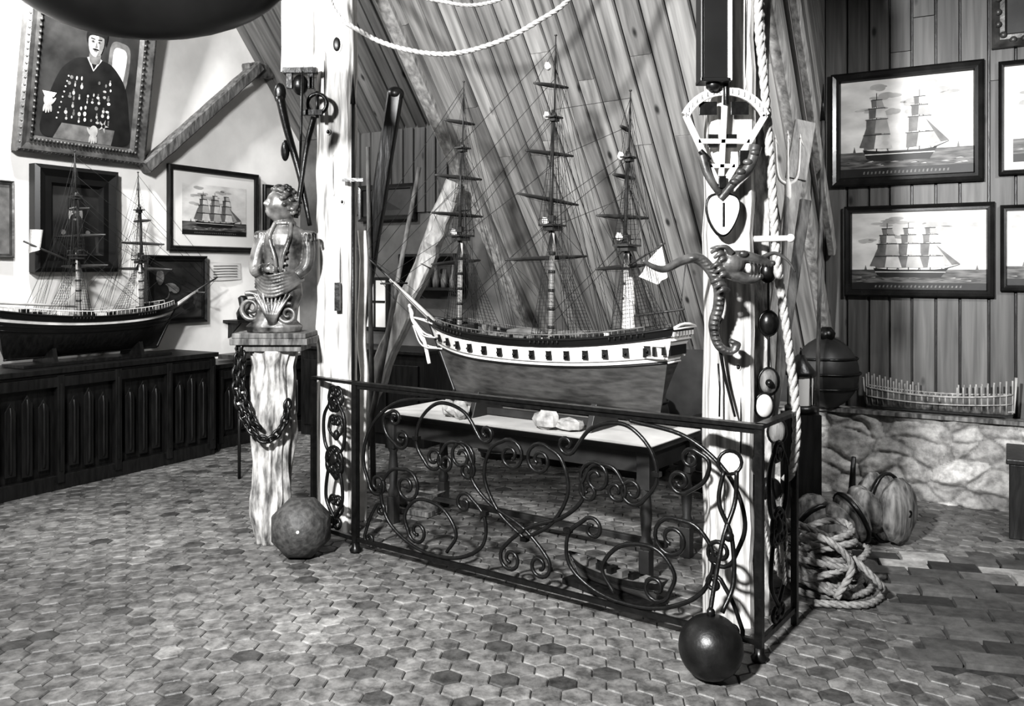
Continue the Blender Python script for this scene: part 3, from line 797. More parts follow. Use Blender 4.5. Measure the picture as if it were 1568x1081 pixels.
ship_picture('ship_painting',wm(-1.10,2.10),.96,.80,.065,0,2,False,cx=.46,hullw=.56)
ship_picture('ship_painting',wm(-1.01,1.33),.93,.63,.05,0,3,False,cx=.45,hullw=.56)
ship_picture('ship_painting',wm(-.06,2.13),.95,.74,.035,.05,3,False)
ship_picture('ship_painting',wm(-.05,1.375),.9,.56,.04,0,3,True)
# ornate portrait at right top
mb=MB(wm(-.10,2.96)); pframe(mb,.8,1.0,.09,.06)
mb.flat([(.085,.085),(.715,.085),(.715,.915),(.085,.915)],-.02,1)
for k in range(40):
    t=k/40*2*math.pi; mb.ell((.4+.36*max(-1,min(1,1.3*math.cos(t))),-.055,.5+.46*max(-1,min(1,1.3*math.sin(t)))),(.022,.016,.022),0,8,6)
mb.disc(.4,.6,.1,.14,-.022,2); mb.disc(.4,.3,.25,.25,-.021,3)
mb.build('ornate_portrait',[M_giltf,M_pbg,M_pl,M_pd])
# LEFT WALL
def lm(b,z,off=.03): return frame(W(AL+off,b,z),U)
mb=MB(lm(3.60,2.37,.04)@Matrix.Rotation(math.radians(8.5),4,'X'))
w,h=1.06,1.55; pframe(mb,w,h,.13,.08,0)
for ins in(.02,.10): # beading
    n1=30
    for i in range(n1):
        for (x,z) in((ins+(w-2*ins)*i/n1,ins),(w-ins,ins+(h-2*ins)*i/n1),(ins,ins+(h-2*ins)*i/n1)): mb.ell((x,-.07,z),(.012,.01,.012),0,6,4)
mb.flat([(.12,.12),(w-.12,.12),(w-.12,h-.12),(.12,h-.12)],-.03,1)
# sitter: chair, coat, medals, hands, head
y=-.031
def sm_(P,n=6): return [(p.x,p.z) for p in cat([(a,0,b) for a,b in P],n,True)]
def fz(P,k=.87): return sm_([(a,b*k+.01) for a,b in P])
mb.flat(fz([(.70,.55),(.83,.6),(.86,.98),(.78,1.06),(.68,1.0)]),y,3)
mb.flat(fz([(.73,.62),(.80,.66),(.83,.95),(.77,1.01),(.71,.96)]),y-.0004,5)
mb.flat(fz([(.20,.16),(.55,.14),(.90,.16),(.89,.42),(.84,.66),(.76,.79),(.66,.86),(.46,.86),(.36,.80),(.28,.68),(.21,.42)]),y-.002,2)
mb.flat([(.34,.25),(.78,.25),(.76,.13),(.28,.13)],y-.003,3)
mb.flat([(.495,.765),(.555,.67),(.62,.765),(.56,.80)],y-.003,5)
mb.flat([(.527,.74),(.555,.68),(.585,.74)],y-.0035,2)
for r_ in range(7):
    for c_ in range(8):
        if R()<.85:
            X_=.375+c_*.048+ru(-.012,.012); Z_=.29+r_*.050+ru(-.012,.012)
            if r_>4 and abs(X_-.555)<.05: continue
            m_=random.choice([4,4,3,3,5]); mb.disc(X_,Z_,ru(.006,.015),ru(.008,.018),y-.004,m_)
            if R()<.5: mb.flat([(X_-.006,Z_+.012),(X_+.006,Z_+.012),(X_+.006,Z_+.03),(X_-.006,Z_+.03)],y-.0038,3)
for k in range(5):
    a=math.pi*2*k/5; mb.flat([(.68+.015*math.cos(a+.6),.27+.018*math.sin(a+.6)),(.68+.045*math.cos(a),.27+.055*math.sin(a)),(.68+.015*math.cos(a-.6),.27+.018*math.sin(a-.6))],y-.005,4)
for k in range(9): mb.disc(.36-.008*k,.60-.04*k,.007,.007,y-.005,4)
hx,hz_=.555,.885
mb.flat(sm_([(hx-.035,hz_-.15),(hx+.04,hz_-.15),(hx+.042,hz_-.06),(hx-.038,hz_-.06)]),y-.0039,3)
mb.flat(sm_([(hx-.062,hz_+.03),(hx-.058,hz_-.03),(hx-.04,hz_-.08),(hx,hz_-.105),(hx+.042,hz_-.08),(hx+.062,hz_-.03),(hx+.066,hz_+.03),(hx+.04,hz_+.08),(hx-.04,hz_+.08)]),y-.005,4)
mb.flat(sm_([(hx+.02,hz_+.06),(hx+.062,hz_+.04),(hx+.060,hz_-.03),(hx+.04,hz_-.078),(hx+.01,hz_-.10),(hx+.03,hz_-.04)]),y-.0052,3)
mb.flat(sm_([(hx-.072,hz_-.01),(hx-.082,hz_+.06),(hx-.05,hz_+.115),(hx+.03,hz_+.13),(hx+.09,hz_+.09),(hx+.080,hz_-.01),(hx+.062,hz_+.045),(hx,hz_+.055),(hx-.055,hz_+.045)]),y-.006,2)
for sx in(-1,1):
    mb.disc(hx+sx*.027,hz_+.008,.016,.009,y-.0065,3); mb.disc(hx+sx*.027,hz_+.008,.007,.006,y-.007,2)
    mb.flat([(hx+sx*.012,hz_+.022),(hx+sx*.046,hz_+.027),(hx+sx*.046,hz_+.034),(hx+sx*.012,hz_+.029)],y-.007,2)
mb.flat([(hx+.002,hz_+.012),(hx+.014,hz_-.032),(hx-.006,hz_-.036)],y-.007,3)
mb.disc(hx,hz_-.048,.026,.007,y-.007,2); mb.disc(hx,hz_-.060,.015,.004,y-.007,3)
def phand(cx_,cz_,s):
    mb.disc(cx_,cz_,.035,.045,y-.006,4)
    for k in range(4):
        l=(.05,.06,.055,.045)[k]; mb.disc(cx_-.026+k*.017,cz_-.045-l*.3,.0085,l*.6,y-.0065,4,rot=-.15+.1*k)
    mb.disc(cx_+s*.038,cz_-.005,.010,.034,y-.0065,4,rot=-s*.6)
phand(.22,.40,1); phand(.60,.22,-1)
mb.flat([(.17,.46),(.28,.46),(.26,.425),(.19,.425)],y-.0062,5)
mb.disc(.34,1.04,.10,.05,y-.001,3); mb.disc(.34,1.08,.14,.03,y-.002,3)
mb.build('officer_portrait',[M_giltf,M_pbg,M_pd,M_pm,M_skin,M_matte])
# small dark portrait
mb=MB(lm(3.74,1.50)); w,h=.68,.79; pframe(mb,w,h,.15,.09,0)
mb.flat([(.14,.14),(w-.14,.14),(w-.14,h-.14),(.14,h-.14)],-.035,1)
mb.flat([(.17,.15),(.51,.15),(.50,.28),(.42,.36),(.26,.36),(.18,.28)],-.036,2)
mb.disc(.34,.44,.058,.085,-.037,3); mb.disc(.34,.395,.05,.05,-.038,2); mb.disc(.34,.40,.022,.008,-.0385,3)
mb.flat([(.27,.48),(.28,.56),(.40,.56),(.41,.48),(.34,.50)],-.038,2)
for sx in(-1,1): mb.disc(.34+sx*.022,.455,.010,.005,-.039,2); mb.disc(.34+sx*.10,.30,.02,.02,-.038,4)
mb.flat([(.337,.455),(.348,.42),(.33,.42)],-.0385,4)
mb.build('sailor_portrait',[M_black,M_pbg,M_pd,M_skin,M_pm])
ship_picture('ship_print',lm(4.93,1.68),1.02,.74,.05,.10,3,False,M_frame,.035,.62,.5)
mb=MB(lm(6.02,1.42)); pframe(mb,.34,.92,.03,.03); mb.flat([(.03,.03),(.31,.03),(.31,.89),(.03,.89)],-.012,1); mb.disc(.17,.5,.09,.2,-.013,2); mb.build('small_picture',[M_frame,M_pm,M_pd])
mb=MB(lm(3.30,1.60)); pframe(mb,.32,.55,.03,.03); mb.flat([(.03,.03),(.29,.03),(.29,.52),(.03,.52)],-.012,1); mb.disc(.16,.3,.06,.12,-.013,2); mb.build('small_picture',[M_giltf,M_pm,M_pd])
mb=MB(lm(4.70,1.06,.04)); pframe(mb,.62,.58,.05,.05); mb.flat([(.05,.05),(.57,.05),(.57,.53),(.05,.53)],-.02,1)
for k in range(14): mb.disc(ru(.1,.5),ru(.12,.45),ru(.02,.07),ru(.02,.07),-.021-.0005*k,2 if R()<.7 else 3)
mb.build('dark_painting',[M_black,M_pbg,M_pd,M_pm])
mb=MB(lm(5.38,1.42,.015)); n=10
vs=[]; 
for i in range(n+1):
    f=i/n; vs+=[(.38*f,-.01-.012*math.sin(f*3.1),.0+.01*f),(.38*f,-.004-.012*math.sin(f*3.1),.17-.01*f)]
mb.add(vs,[(2*i,2*i+2,2*i+3,2*i+1) for i in range(n)],0,True)
for k in range(5): mb.flat([(.04,.03+k*.025),(.32,.035+k*.025),(.32,.042+k*.025),(.04,.037+k*.025)],-.026,1)
mb.build('paper_notice',[M_matte,M_pm])
# back wall things behind the bow: dark picture, small bright window, rack
mb=MB(frame(W(-5.40,BW-.04,1.98),V)); pframe(mb,.66,.34,.05,.04); mb.flat([(.05,.05),(.61,.05),(.61,.29),(.05,.29)],-.015,1); mb.flat([(.1,.1),(.3,.2),(.5,.1)],-.016,2); mb.build('dark_painting',[M_frame,M_pbg,M_pd])
mb=MB(frame(W(-5.35,BW-.02,.98),V)); mb.box((.14,-.01,.22),(.30,.03,.50),0); mb.box((.14,-.03,.22),(.24,.01,.44),1)
for x in(.14,): mb.box((x,-.04,.22),(.02,.012,.44),0)
mb.box((.14,-.04,.24),(.24,.012,.02),0); mb.build('window_1',[M_dark,M_matte])
mb=MB(frame(W(-4.75,BW-.02,1.35),V)); mb.box((.25,-.1,0),(.6,.2,.025)); mb.box((.25,-.1,.3),(.6,.2,.025)); mb.box((-.05,-.1,.15),(.02,.2,.32)); mb.box((.55,-.1,.15),(.02,.2,.32))
for k in range(6): mb.lathe([(.03,0),(.035,.06),(.02,.12),(.015,.16+.04*(k%2))],(.02+.09*k,-.1,.013),1,10)
mb.build('wall_rack',[M_dark,M_oldd])

# ---------------------------------------------------------------- SIDEBOARD with linenfold panels
def sideboard(name,b0,b1,front,h,bay=.30):
    mb=MB(frame(W(front,b0,0),U)); w=b1-b0; dp=abs(AL-front)-.03
    mb.box((w/2,dp/2+.02,h/2-.02),(w-.02,dp-.04,h-.06))
    mb.box((w/2,dp/2-.015,h-.018),(w+.05,dp+.03,.036)); mb.box((w/2,dp/2-.005,h-.05),(w+.02,dp,.02))
    mb.box((w/2,dp/2-.005,.05),(w+.01,dp,.10)); mb.box((w/2,.0,h-.095),(w,.04,.07))
    nb=max(1,int(w/bay)); bw=w/nb
    for i in range(nb+1):
        mb.box((min(w-.025,max(.025,i*bw)),.0,h/2),(.05,.045,h-.1)); mb.box((min(w-.025,max(.025,i*bw)),-.024,h/2+.01),(.018,.012,h-.24))
    for i in range(nb):
        x0=i*bw+.035; x1=(i+1)*bw-.035; c=(x0+x1)/2; hw=(x1-x0)/2
        for k in range(3):
            u=-1+2*(k+.5)/3; zt=h-.16-.07*abs(u)**1.3; zb=.13+.03*abs(u); q=hw*.20
            mb.prism([(c+u*hw*.9-q,.012,zb),(c+u*hw*.9+q,.012,zb),(c+u*hw*.9+q,.012,zt-.06),(c+u*hw*.9,.012,zt),(c+u*hw*.9-q,.012,zt-.06)],(0,-.010,0),0)
            mb.tube([(c+u*hw*.9,.004,zb+.02),(c+u*hw*.9,-.004,zb+.05),(c+u*hw*.9,-.004,zt-.09),(c+u*hw*.9,.004,zt-.03)],.011,0,6)
    return mb.build(name,[M_dark],bevel=.003)
sideboard('sideboard',2.3,4.98,-5.68,.84,.42)
sideboard('low_cupboard',5.12,6.2,-5.80,.72,.42)
mb=MB(frame(W(-5.95,5.3,.735),U)); mb.box((.25,0,.02),(.4,.2,.04)); mb.lathe([(.06,0),(.08,.04),(.05,.1),(.07,.16),(.03,.2)],(.25,0,.04),0,14); mb.build('brass_vase',[M_giltf])
mb=MB(lm(5.55,1.05,.01)); mb.box((.2,-.1,0),(.4,.2,.025)); 
for x in(.06,.34): mb.prism([(x,-.0,-.01),(x,-.17,-.01),(x,-.0,-.16)],(.02,0,0),0)
mb.lathe([(.05,0),(.06,.06),(.03,.12),(.045,.2),(.02,.22)],(.15,-.1,.013),0,12); mb.build('wall_shelf',[M_dark])
sb=MB(frame(W(-5.7,6.0,0),V)); sb.box((.7,.22,.4),(1.4,.42,.8)); sb.box((.7,.2,.81),(1.46,.48,.03))
for i in range(4): sb.box((.19+i*.34,-.005,.4),(.28,.02,.6))
sb.build('oak_chest',[M_dark],bevel=.004)
# dark casks and gear stored behind the ship
mb=MB()
for (a,b,r_,h_) in((-3.6,6.1,.2,.55),(-3.05,6.15,.22,.62),(-2.4,6.1,.24,.6),(-1.75,5.9,.2,.5)):
    c=W(a,b,0); mb.lathe([(r_*.8,0),(r_*.93,h_*.2),(r_,h_*.5),(r_*.93,h_*.8),(r_*.8,h_)],c,0,24)
    for f in(.1,.3,.7,.9): 
        rr=r_*(.8+.2*math.sin(math.pi*f)**.8)+.006; mb.tube([c+Vector((rr*math.cos(t),rr*math.sin(t),h_*f)) for t in[2*math.pi*i/24 for i in range(24)]],.008,1,5,True)
mb.build('casks',[M_table,M_iron])
# tusk leaning by the cupboard
mb=MB(); P=cat([(-1.98,6.3,.67),(-1.93,6.2,.52),(-1.84,6.1,.38),(-1.76,6.05,.34)],8); mb.tube([p for p in P],[.035,.006],0,10); 
mb.tube([(-1.76,6.05,.34),(-1.80,6.06,0)],.012,1,6); mb.tube([(-1.98,6.3,.67),(-1.98,6.3,0)],.012,1,6); mb.build('narwhal_tusk',[M_bonew,M_dark])

# ---------------------------------------------------------------- BUST on column
bx,by=-1.335,4.83
mb=MB(Matrix.Translation((bx+.03,by,1.170)))
def el(cx,cy,z,rx,ry,n=24,k=0): return [Vector((cx+rx*math.cos(2*math.pi*i/n)*(1+k*math.sin(5*2*math.pi*i/n)),cy+ry*math.sin(2*math.pi*i/n)*(1+k*math.sin(5*2*math.pi*i/n)),z)) for i in range(n)]
mb.loft([el(-.02,0,.0,.15,.11,24,.02),el(-.02,0,.03,.155,.115,24,.02),el(-.02,0,.06,.12,.10,24,.05),el(0,0,.13,.11,.09,24,.06),el(.01,0,.20,.125,.095,24,.05),el(.02,0,.27,.11,.085,24,.04),el(.03,0,.32,.095,.078),el(.035,0,.40,.108,.083),el(.04,0,.48,.124,.090),el(.045,0,.535,.126,.080),el(.045,0,.565,.10,.066),el(.043,0,.59,.058,.052),el(.04,0,.64,.042,.044)],0,True)
# head facing image-left, slightly toward the viewer and up
HR=RZ(math.radians(-52))@RX(math.radians(-10))
def headfn(d,p):
    def gs(c,amt,sg):
        c=Vector(c).normalized(); return amt*math.exp(-(d-c).length_squared/sg**2)
    f=gs((0,-1,-.13),.022,.11)+gs((0,-1,.0),.012,.11)+gs((0,-.95,-.72),.014,.25)+gs((0,-1,.30),.008,.30)
    f+=gs((0,-1,-.37),.008,.11)+gs((0,-1,-.50),.008,.09)-gs((0,-1,-.435),.005,.05)
    for sx in(-1,1):
        f-=gs((sx*.30,-1,.06),.014,.14); f+=gs((sx*.30,-1,.05),.008,.06); f+=gs((sx*.5,-.9,-.2),.005,.25); f-=gs((sx*.75,-.6,-.65),.012,.35)
    return p+d*f
hc=Vector((.028,-.005,.700))
mb.ell(hc,(.074,.086,.104),0,64,48,HR,headfn)
for sx in(-1,1):
    mb.ell(hc+HR@Vector((sx*.076,.008,-.005)),(.009,.017,.026),0,10,8,HR)
for k in range(170):  # curls
    d=Vector((ru(-1,1),ru(-.75,1),ru(-.4,1))).normalized()
    if d.y<-.42 and d.z<.66: continue
    if d.z<-.05 and d.y<.1: continue
    q=ru(.98,1.05); mb.ell(hc+HR@Vector((d.x*.080*q,d.y*.093*q,d.z*.108*q)),(.015,.015,.012),0,8,6)
# epaulettes with fringe
for sx in(-1,1):
    c=Vector((.045+sx*.122,-.005,.545)); mb.ell(c,(.050,.044,.017),0,16,8)
    for k in range(14):
        t=math.pi*2*k/14; e=c+Vector((.047*math.cos(t),.041*math.sin(t),-.004)); mb.tube([e,e+Vector((.004*sx,0,-.04))],.0055,0,5)
# lapels, collar, buttons, sash
mb.tube(cat([(.0,-.055,.60),(-.02,-.088,.52),(.01,-.105,.42),(.02,-.09,.33)],6),.012,0,6)
mb.tube(cat([(.085,-.045,.60),(.09,-.083,.52),(.06,-.105,.42),(.04,-.09,.33)],6),.012,0,6)
mb.tube([(.04+.052*math.cos(t),.052*math.sin(t),.600) for t in [2*math.pi*i/16 for i in range(16)]],.013,0,6,True)
for k in range(6):
    for sx in(-1,1): mb.ell((.035+sx*(.03+.004*k),-.097,.34+.035*k),(.009,.008,.009),0,8,6)
for k in range(7):
    z=.23+.018*k; mb.tube(cat([(-.11,-.04,z+.02),(-.03,-.108,z-.03),(.06,-.108,z-.015),(.15,-.02,z+.06-.010*k)],6),.0095,0,6)
# arms
mb.tube(cat([(-.07,-.005,.53),(-.10,-.02,.45),(-.115,-.03,.37),(-.10,-.06,.33),(-.05,-.10,.345)],6),[.044,.026],0,12)
mb.tube([(-.062,-.09,.343),(-.045,-.103,.345)],.033,0,12)
mb.ell((-.025,-.112,.345),(.026,.014,.020),0,12,8)
for k in range(4):
    z=.358-.010*k; l=(.9,1,.95,.8)[k]
    mb.tube([(-.01,-.117,z),(.012*l,-.124,z+.001),(.026*l,-.118,z-.004),(.030*l,-.108,z-.007)],[.0062,.0048],0,7)
mb.tube([(-.03,-.118,.358),(-.018,-.128,.372),(-.004,-.126,.380)],[.007,.005],0,7)
mb.tube(cat([(.155,-.0,.53),(.175,-.01,.45),(.165,-.02,.36),(.12,-.05,.31)],6),[.044,.028],0,12)
# volute base
def vol(c,s,Rv,sx):
    P=[]
    for i in range(34):
        t=i/33; a=t*2*math.pi*1.7; rr=Rv*(1-.85*t); P.append(Vector((c[0]+sx*rr*math.cos(a+1.2),c[1],c[2]+rr*math.sin(a+1.2))))
    mb.tube(P,[s,s*.6],0,8)
vol((-.13,-.06,.13),.017,.085,-1); vol((-.13,.04,.13),.017,.085,-1); vol((.08,-.09,.10),.013,.06,1)
for k in range(9):
    a=-.9+.22*k; mb.tube(cat([(.0,-.085,.03),(.04*math.sin(a)+.0,-.12,.10),(.13*math.sin(a),-.10,.19+.03*math.cos(a))],5),[.016,.006],0,7)
mb.build('figurehead_bust',[M_gilt],remesh=.0033,smooth_it=1)

# weathered column carrying the bust
mb=MB(Matrix.Translation((bx,by,0))); rings=[]
for i in range(80):
    z=1.07*i/79; rg=[]
    for k in range(64):
        t=2*math.pi*k/64; q=Vector((math.cos(t)*1.6,math.sin(t)*1.6,z*2.6))
        rr=.100+.012*math.sin(z*9+1)+.024*noise.noise(q*1.7)+.024*noise.noise(Vector((math.cos(t)*4,math.sin(t)*4,z*2.2)))+.016*noise.noise(Vector((math.cos(t)*9,math.sin(t)*9,z*3)))+.005*noise.noise(Vector((math.cos(t)*22,math.sin(t)*22,z*5)))
        if z>.98: rr+=.03*(z-.98)/.09
        if z<.25: rr*=.70+.30*z/.25
        rg.append(Vector((rr*math.cos(t)*1.1+.02*(z-.5),rr*math.sin(t),z)))
    rings.append(rg)
mb.loft(rings,0,True)
for (w,z,hh) in((.34,1.085,.035),(.42,1.122,.035),(.40,1.154,.028)): mb.box((.02,0,z),(w,w*.72,hh),1)
mb.build('weathered_column',[M_old,M_oldd],bevel=.006)
# chain
def chain(mb,pts,l,r_):
    P=cat(pts,24); D=[0]
    for i in range(1,len(P)): D.append(D[-1]+(P[i]-P[i-1]).length)
    n=int(D[-1]/(l*1.35)); j=0
    for i in range(n):
        d=D[-1]*(i+.5)/n
        while j<len(D)-2 and D[j+1]<d: j+=1
        c=P[j]; T=(P[j+1]-P[j]).normalized(); a=T.orthogonal().normalized()
        if i%2: a=T.cross(a)
        mb.tube([c+T*math.cos(t)*l+a*math.sin(t)*l*.6 for t in[2*math.pi*q/14 for q in range(14)]],r_,0,6,True)
mb=MB(); chain(mb,[(bx-.15,by-.08,1.13),(bx-.17,by-.10,.95),(bx-.15,by-.12,.78),(bx-.06,by-.16,.64),(bx+.03,by-.17,.60),(bx+.10,by-.14,.68),(bx+.12,by-.12,.80)],.030,.009)
chain(mb,[(bx-.12,by-.12,1.10),(bx-.13,by-.13,.88),(bx-.07,by-.16,.72),(bx-.02,by-.16,.66)],.028,.009)
mb.build('iron_chain',[M_iron])

# ---------------------------------------------------------------- stone ball & iron balls
mb=MB(); rr=.165; c=Vector((-1.112,4.58,rr*.93))
mb.ell(c,(rr,rr,rr),0,8,14,RX(math.pi/2)@RZ(math.pi/8),None,True)
mb.ell(c+Vector((.02,-rr*.95,.02)),(.010,.010,.010),1,8,6)  # white knob painting the highlight at the ball's centre
mb.build('stone_ball',[M_stoneb,M_bonew])
mb=MB(); mb.ell((.733,3.2,.118),(.118,.118,.118),0,40,28); mb.lathe([(.016,0),(.016,.02),(.01,.03)],(.733,3.2,.23),1,12)
mb.build('cannonball',[M_ball,M_iron])
mb=MB() # tongs above cannonball
mb.tube(cat([(.735,3.22,.235),(.76,3.25,.34),(.80,3.28,.50),(.85,3.31,.62),(.86,3.32,.74)],6),.009,0,7)
mb.tube(cat([(.78,3.22,.235),(.83,3.25,.34),(.83,3.28,.50),(.79,3.31,.62),(.81,3.32,.74)],6),.009,0,7)
mb.tube([(.835+.045*math.cos(t),3.325,.77+.045*math.sin(t)) for t in[2*math.pi*i/16 for i in range(16)]],.007,0,6,True)
mb.ell((.82,3.28,.50),(.02,.02,.02),0,10,8)
mb.build('iron_tongs',[M_iron])

# ---------------------------------------------------------------- ropes
mb=MB(); mb.rope([(-1.05,4.85,3.3),(-.92,4.45,2.86),(-.74,4.38,2.70),(-.54,4.32,2.61),(-.31,4.28,2.575),(-.08,4.24,2.62),(.12,4.2,2.71),(.30,4.16,2.84),(.55,4.0,3.2)],.0135,0)
mb.rope([(-.9,4.6,3.3),(-.6,4.5,2.98),(-.35,4.5,2.90),(-.15,4.5,2.89),(.05,4.4,2.96),(.4,4.2,3.3)],.011,0)
mb.build('swag_rope',[M_rope])
mb=MB(); mb.rope([(1.04,3.66,3.3),(1.04,3.66,2.6),(1.055,3.66,2.39),(1.09,3.66,1.97),(1.11,3.66,1.63),(1.13,3.66,1.45),(1.165,3.66,1.2),(1.20,3.66,.88),(1.185,3.66,.68),(1.15,3.66,.62)],.020,0)
mb.build('hanging_rope',[M_rope])
mb=MB()
for k in range(3): mb.rope([(1.03+.02*k,3.60,.62),(1.04+.03*k,3.56,.42),(1.08+.02*k,3.56,.28-.03*k),(1.13-.01*k,3.58,.36),(1.12,3.60,.58)],.009,0)
mb.ell((1.07,3.60,.60),(.05,.04,.05),1,12,8); mb.ell((1.02,3.60,.70),(.03,.03,.05),1,12,8)
mb.tube([(1.05,3.55,.66),(1.08,3.55,.5)],.01,1,6)
mb.build('rope_lanyards',[M_rope,M_iron])
# wooden tackle blocks hanging by the post
mb=MB()
for (x,y,z,sz,m) in((1.10,3.72,1.03,.055,0),(1.075,3.70,.93,.05,2),(1.13,3.70,.82,.05,0),(1.10,3.72,1.28,.05,1),(1.09,3.7,1.5,.04,1)):
    mb.ell((x,y,z),(sz*.75,sz*.55,sz),m,16,12); mb.tube([(x+sz*.8*math.cos(t),y-.0,z+sz*1.05*math.sin(t)) for t in[2*math.pi*i/18 for i in range(18)]],.006,1,6,True)
mb.tube([(1.10,3.72,1.6),(1.10,3.72,.8)],.006,1,5); mb.ell((1.09,3.68,1.03),(.016,.02,.016),1,8,6)
mb.build('tackle_blocks',[M_oldd,M_iron,M_bonew])
mb=MB(Matrix.Translation((1.45,4.1,0)))
random.seed(5)
for k in range(15):
    R0=ru(.12,.20); z=.02+.020*k*.9; ti=ru(-.45,.45); tj=ru(-.35,.35); ox,oy=ru(-.04,.04),ru(-.04,.04)
    if k>9: R0*=.75
    P=[]
    for i in range(14):
        t=2*math.pi*i/14; q=1+.10*math.sin(2*t+k); x,y=R0*q*math.cos(t),R0*q*math.sin(t)*.9; P.append((x+ox,y+oy,max(.02,z+x*ti+y*tj)))
    mb.rope(P,.018,0,closed=True,n=4)
mb.rope([(.1,-.15,.2),(.2,-.2,.1),(.25,-.12,.02),(.12,-.24,.02),(-.1,-.22,.02)],.018,0)
mb.rope([(-.15,-.05,.25),(-.05,-.18,.3),(.08,-.19,.18),(.0,-.22,.04)],.018,0)
mb.build('rope_coil',[M_roped])
random.seed(21)

# ---------------------------------------------------------------- items on the right post
# octant
mb=MB(Matrix.Translation((.885,3.60,0)))
ap=Vector((-.02,0,1.84))
arc=[];
for i in range(17):
    t=i/16; a=math.radians(158-136*t); arc.append(Vector((.0+.178*math.cos(a)*1.0,0,2.09+.178*math.sin(a)*.9)))
def bar(p,q,w=.022,m=0): mb.beam(p,q,w,.02,m,up=(0,1,0))
for i in range(16): bar(arc[i],arc[i+1]+(arc[i+1]-arc[i])*.15,.036)
bar(arc[0],ap,.026);bar(arc[-1],ap,.026); bar(arc[8],ap,.022); bar(arc[0].lerp(ap,.35),arc[-1].lerp(ap,.35),.02); bar(arc[0].lerp(ap,.68),arc[-1].lerp(ap,.68),.018)
for k in range(17): mb.box(arc[k]+Vector((0,-.012,0)),(.003,.004,.02),1)
for (q,w_) in((.17,.12),(.5,.07)): # dark plates painting the post's shade between the limbs
    for sx in(-1,1):
        c=arc[8].lerp(ap,q)+Vector((sx*w_*.55,.012,0)); mb.box(c,(w_*.62,.01,.055),1)
mb.tube([(0,-.012,2.19),(0,-.012,2.30)],.012,1,8)
mb.ell(ap+Vector((0,-.015,0)),(.028,.012,.028),1,14,8); mb.box(ap+Vector((0,-.03,.03)),(.03,.01,.05),1)
mb.box((.07,-.02,1.97),(.04,.03,.06),1); mb.tube([(-.11,-.025,2.0),(-.07,-.025,1.96)],.012,1,8); mb.tube([(-.02,-.02,1.84),(-.03,-.02,1.80)],.009,1,6)
# carved lug below
mb.tube(cat([(.12,-.02,2.02),(.09,-.03,1.93),(.03,-.03,1.87),(-.03,-.03,1.80)],5),[.028,.014],2,8); mb.tube(cat([(-.10,-.02,1.98),(-.08,-.03,1.90),(-.03,-.03,1.82)],5),[.020,.014],2,8)
for k in range(4): mb.ell((.11-.028*k,-.045,1.99-.04*k),(.022,.014,.014),2,8,6)
mb.build('octant',[M_bonew,M_iron,M_serp],bevel=.002)
# wooden block, broad top tapering to a rounded foot, with strop
mb=MB(Matrix.Translation((.87,3.60,1.735)))
poly=[(-.050,.070),(-.020,.082),(.025,.082),(.058,.066),(.066,.030),(.052,-.020),(.026,-.066),(.0,-.082),(-.026,-.066),(-.052,-.020),(-.062,.035)]
sp_=[(p.x,-.03,p.z) for p in cat([(a,0,b) for a,b in poly],4,True)]
mb.prism(sp_,(0,.05,0),0); mb.tube([(p[0]*1.05,-.01,p[2]*1.05) for p in sp_],.007,1,6,True)
mb.prism([(-.004,-.032,.05),(.006,-.032,.05),(.006,-.032,-.05),(-.004,-.032,-.05)],(0,.004,0),1)
mb.tube([(0,-.012,.08),(-.005,-.012,.12)],.007,1,6)
mb.build('pulley_block',[M_bonew,M_iron],bevel=.006)
# telescope case
mb=MB(Matrix.Translation((.83,3.58,0))); mb.box((0,0,2.68),(.10,.09,.78),0); mb.box((-.055,0,2.68),(.012,.10,.80),0); mb.box((.058,0,2.68),(.018,.10,.80),1); mb.box((0,0,2.285),(.125,.10,.016),0)
mb.lathe([(.03,0),(.03,-.02),(.015,-.035)],(0,0,2.28),0,12); mb.build('telescope_case',[M_black,M_bonew],bevel=.003)
# serpent bracket
mb=MB()
P=cat([(.515,3.42,1.545),(.56,3.43,1.520),(.61,3.45,1.512),(.68,3.47,1.545),(.745,3.49,1.555),(.80,3.5,1.51),(.835,3.51,1.44),(.84,3.53,1.36),(.825,3.55,1.28),(.845,3.55,1.20),(.895,3.55,1.175),(.915,3.55,1.205),(.89,3.55,1.22)],8)
n=len(P); rad=[.008+.016*min(1,i/(n*.35)) if i<n*.6 else .024-.014*((i-n*.6)/(n*.4)) for i in range(n)]
mb.tube(P,rad,0,10)
for k in range(int(n*.3),n-2,2): mb.ell(P[k]+Vector((0,-.014,.0)),(.020,.018,.009),0,8,6)
# dragon head, wedge shaped, jaws open to the right
def wedge(pts,rr,flat=1): mb.tube(cat(pts,6),rr,0,12,False,flat)
wedge([(.83,3.48,1.50),(.87,3.47,1.545),(.92,3.46,1.560),(.98,3.455,1.548),(1.035,3.455,1.528)],[.040,.014],1.2)
mb.ell((.875,3.465,1.535),(.058,.046,.050),0,20,12)
wedge([(.87,3.47,1.50),(.92,3.46,1.475),(.965,3.455,1.472),(1.0,3.455,1.485)],[.030,.009],1.2)
mb.ell((1.035,3.452,1.535),(.014,.018,.012),0,10,8)
for sy in(-1,1):
    mb.ell((.915,3.462+sy*.036,1.572),(.020,.012,.014),0,10,8)
    wedge([(.87,3.465+sy*.03,1.575),(.84,3.465+sy*.045,1.600),(.80,3.465+sy*.045,1.595)],[.014,.004])
for k in range(6): mb.tube([(.945+.014*k,3.44,1.540-.002*k),(.948+.014*k,3.438,1.515)],[.005,.001],0,5)
for k in range(4): mb.tube([(.945+.013*k,3.44,1.478),(.947+.013*k,3.438,1.500)],[.004,.001],0,5)
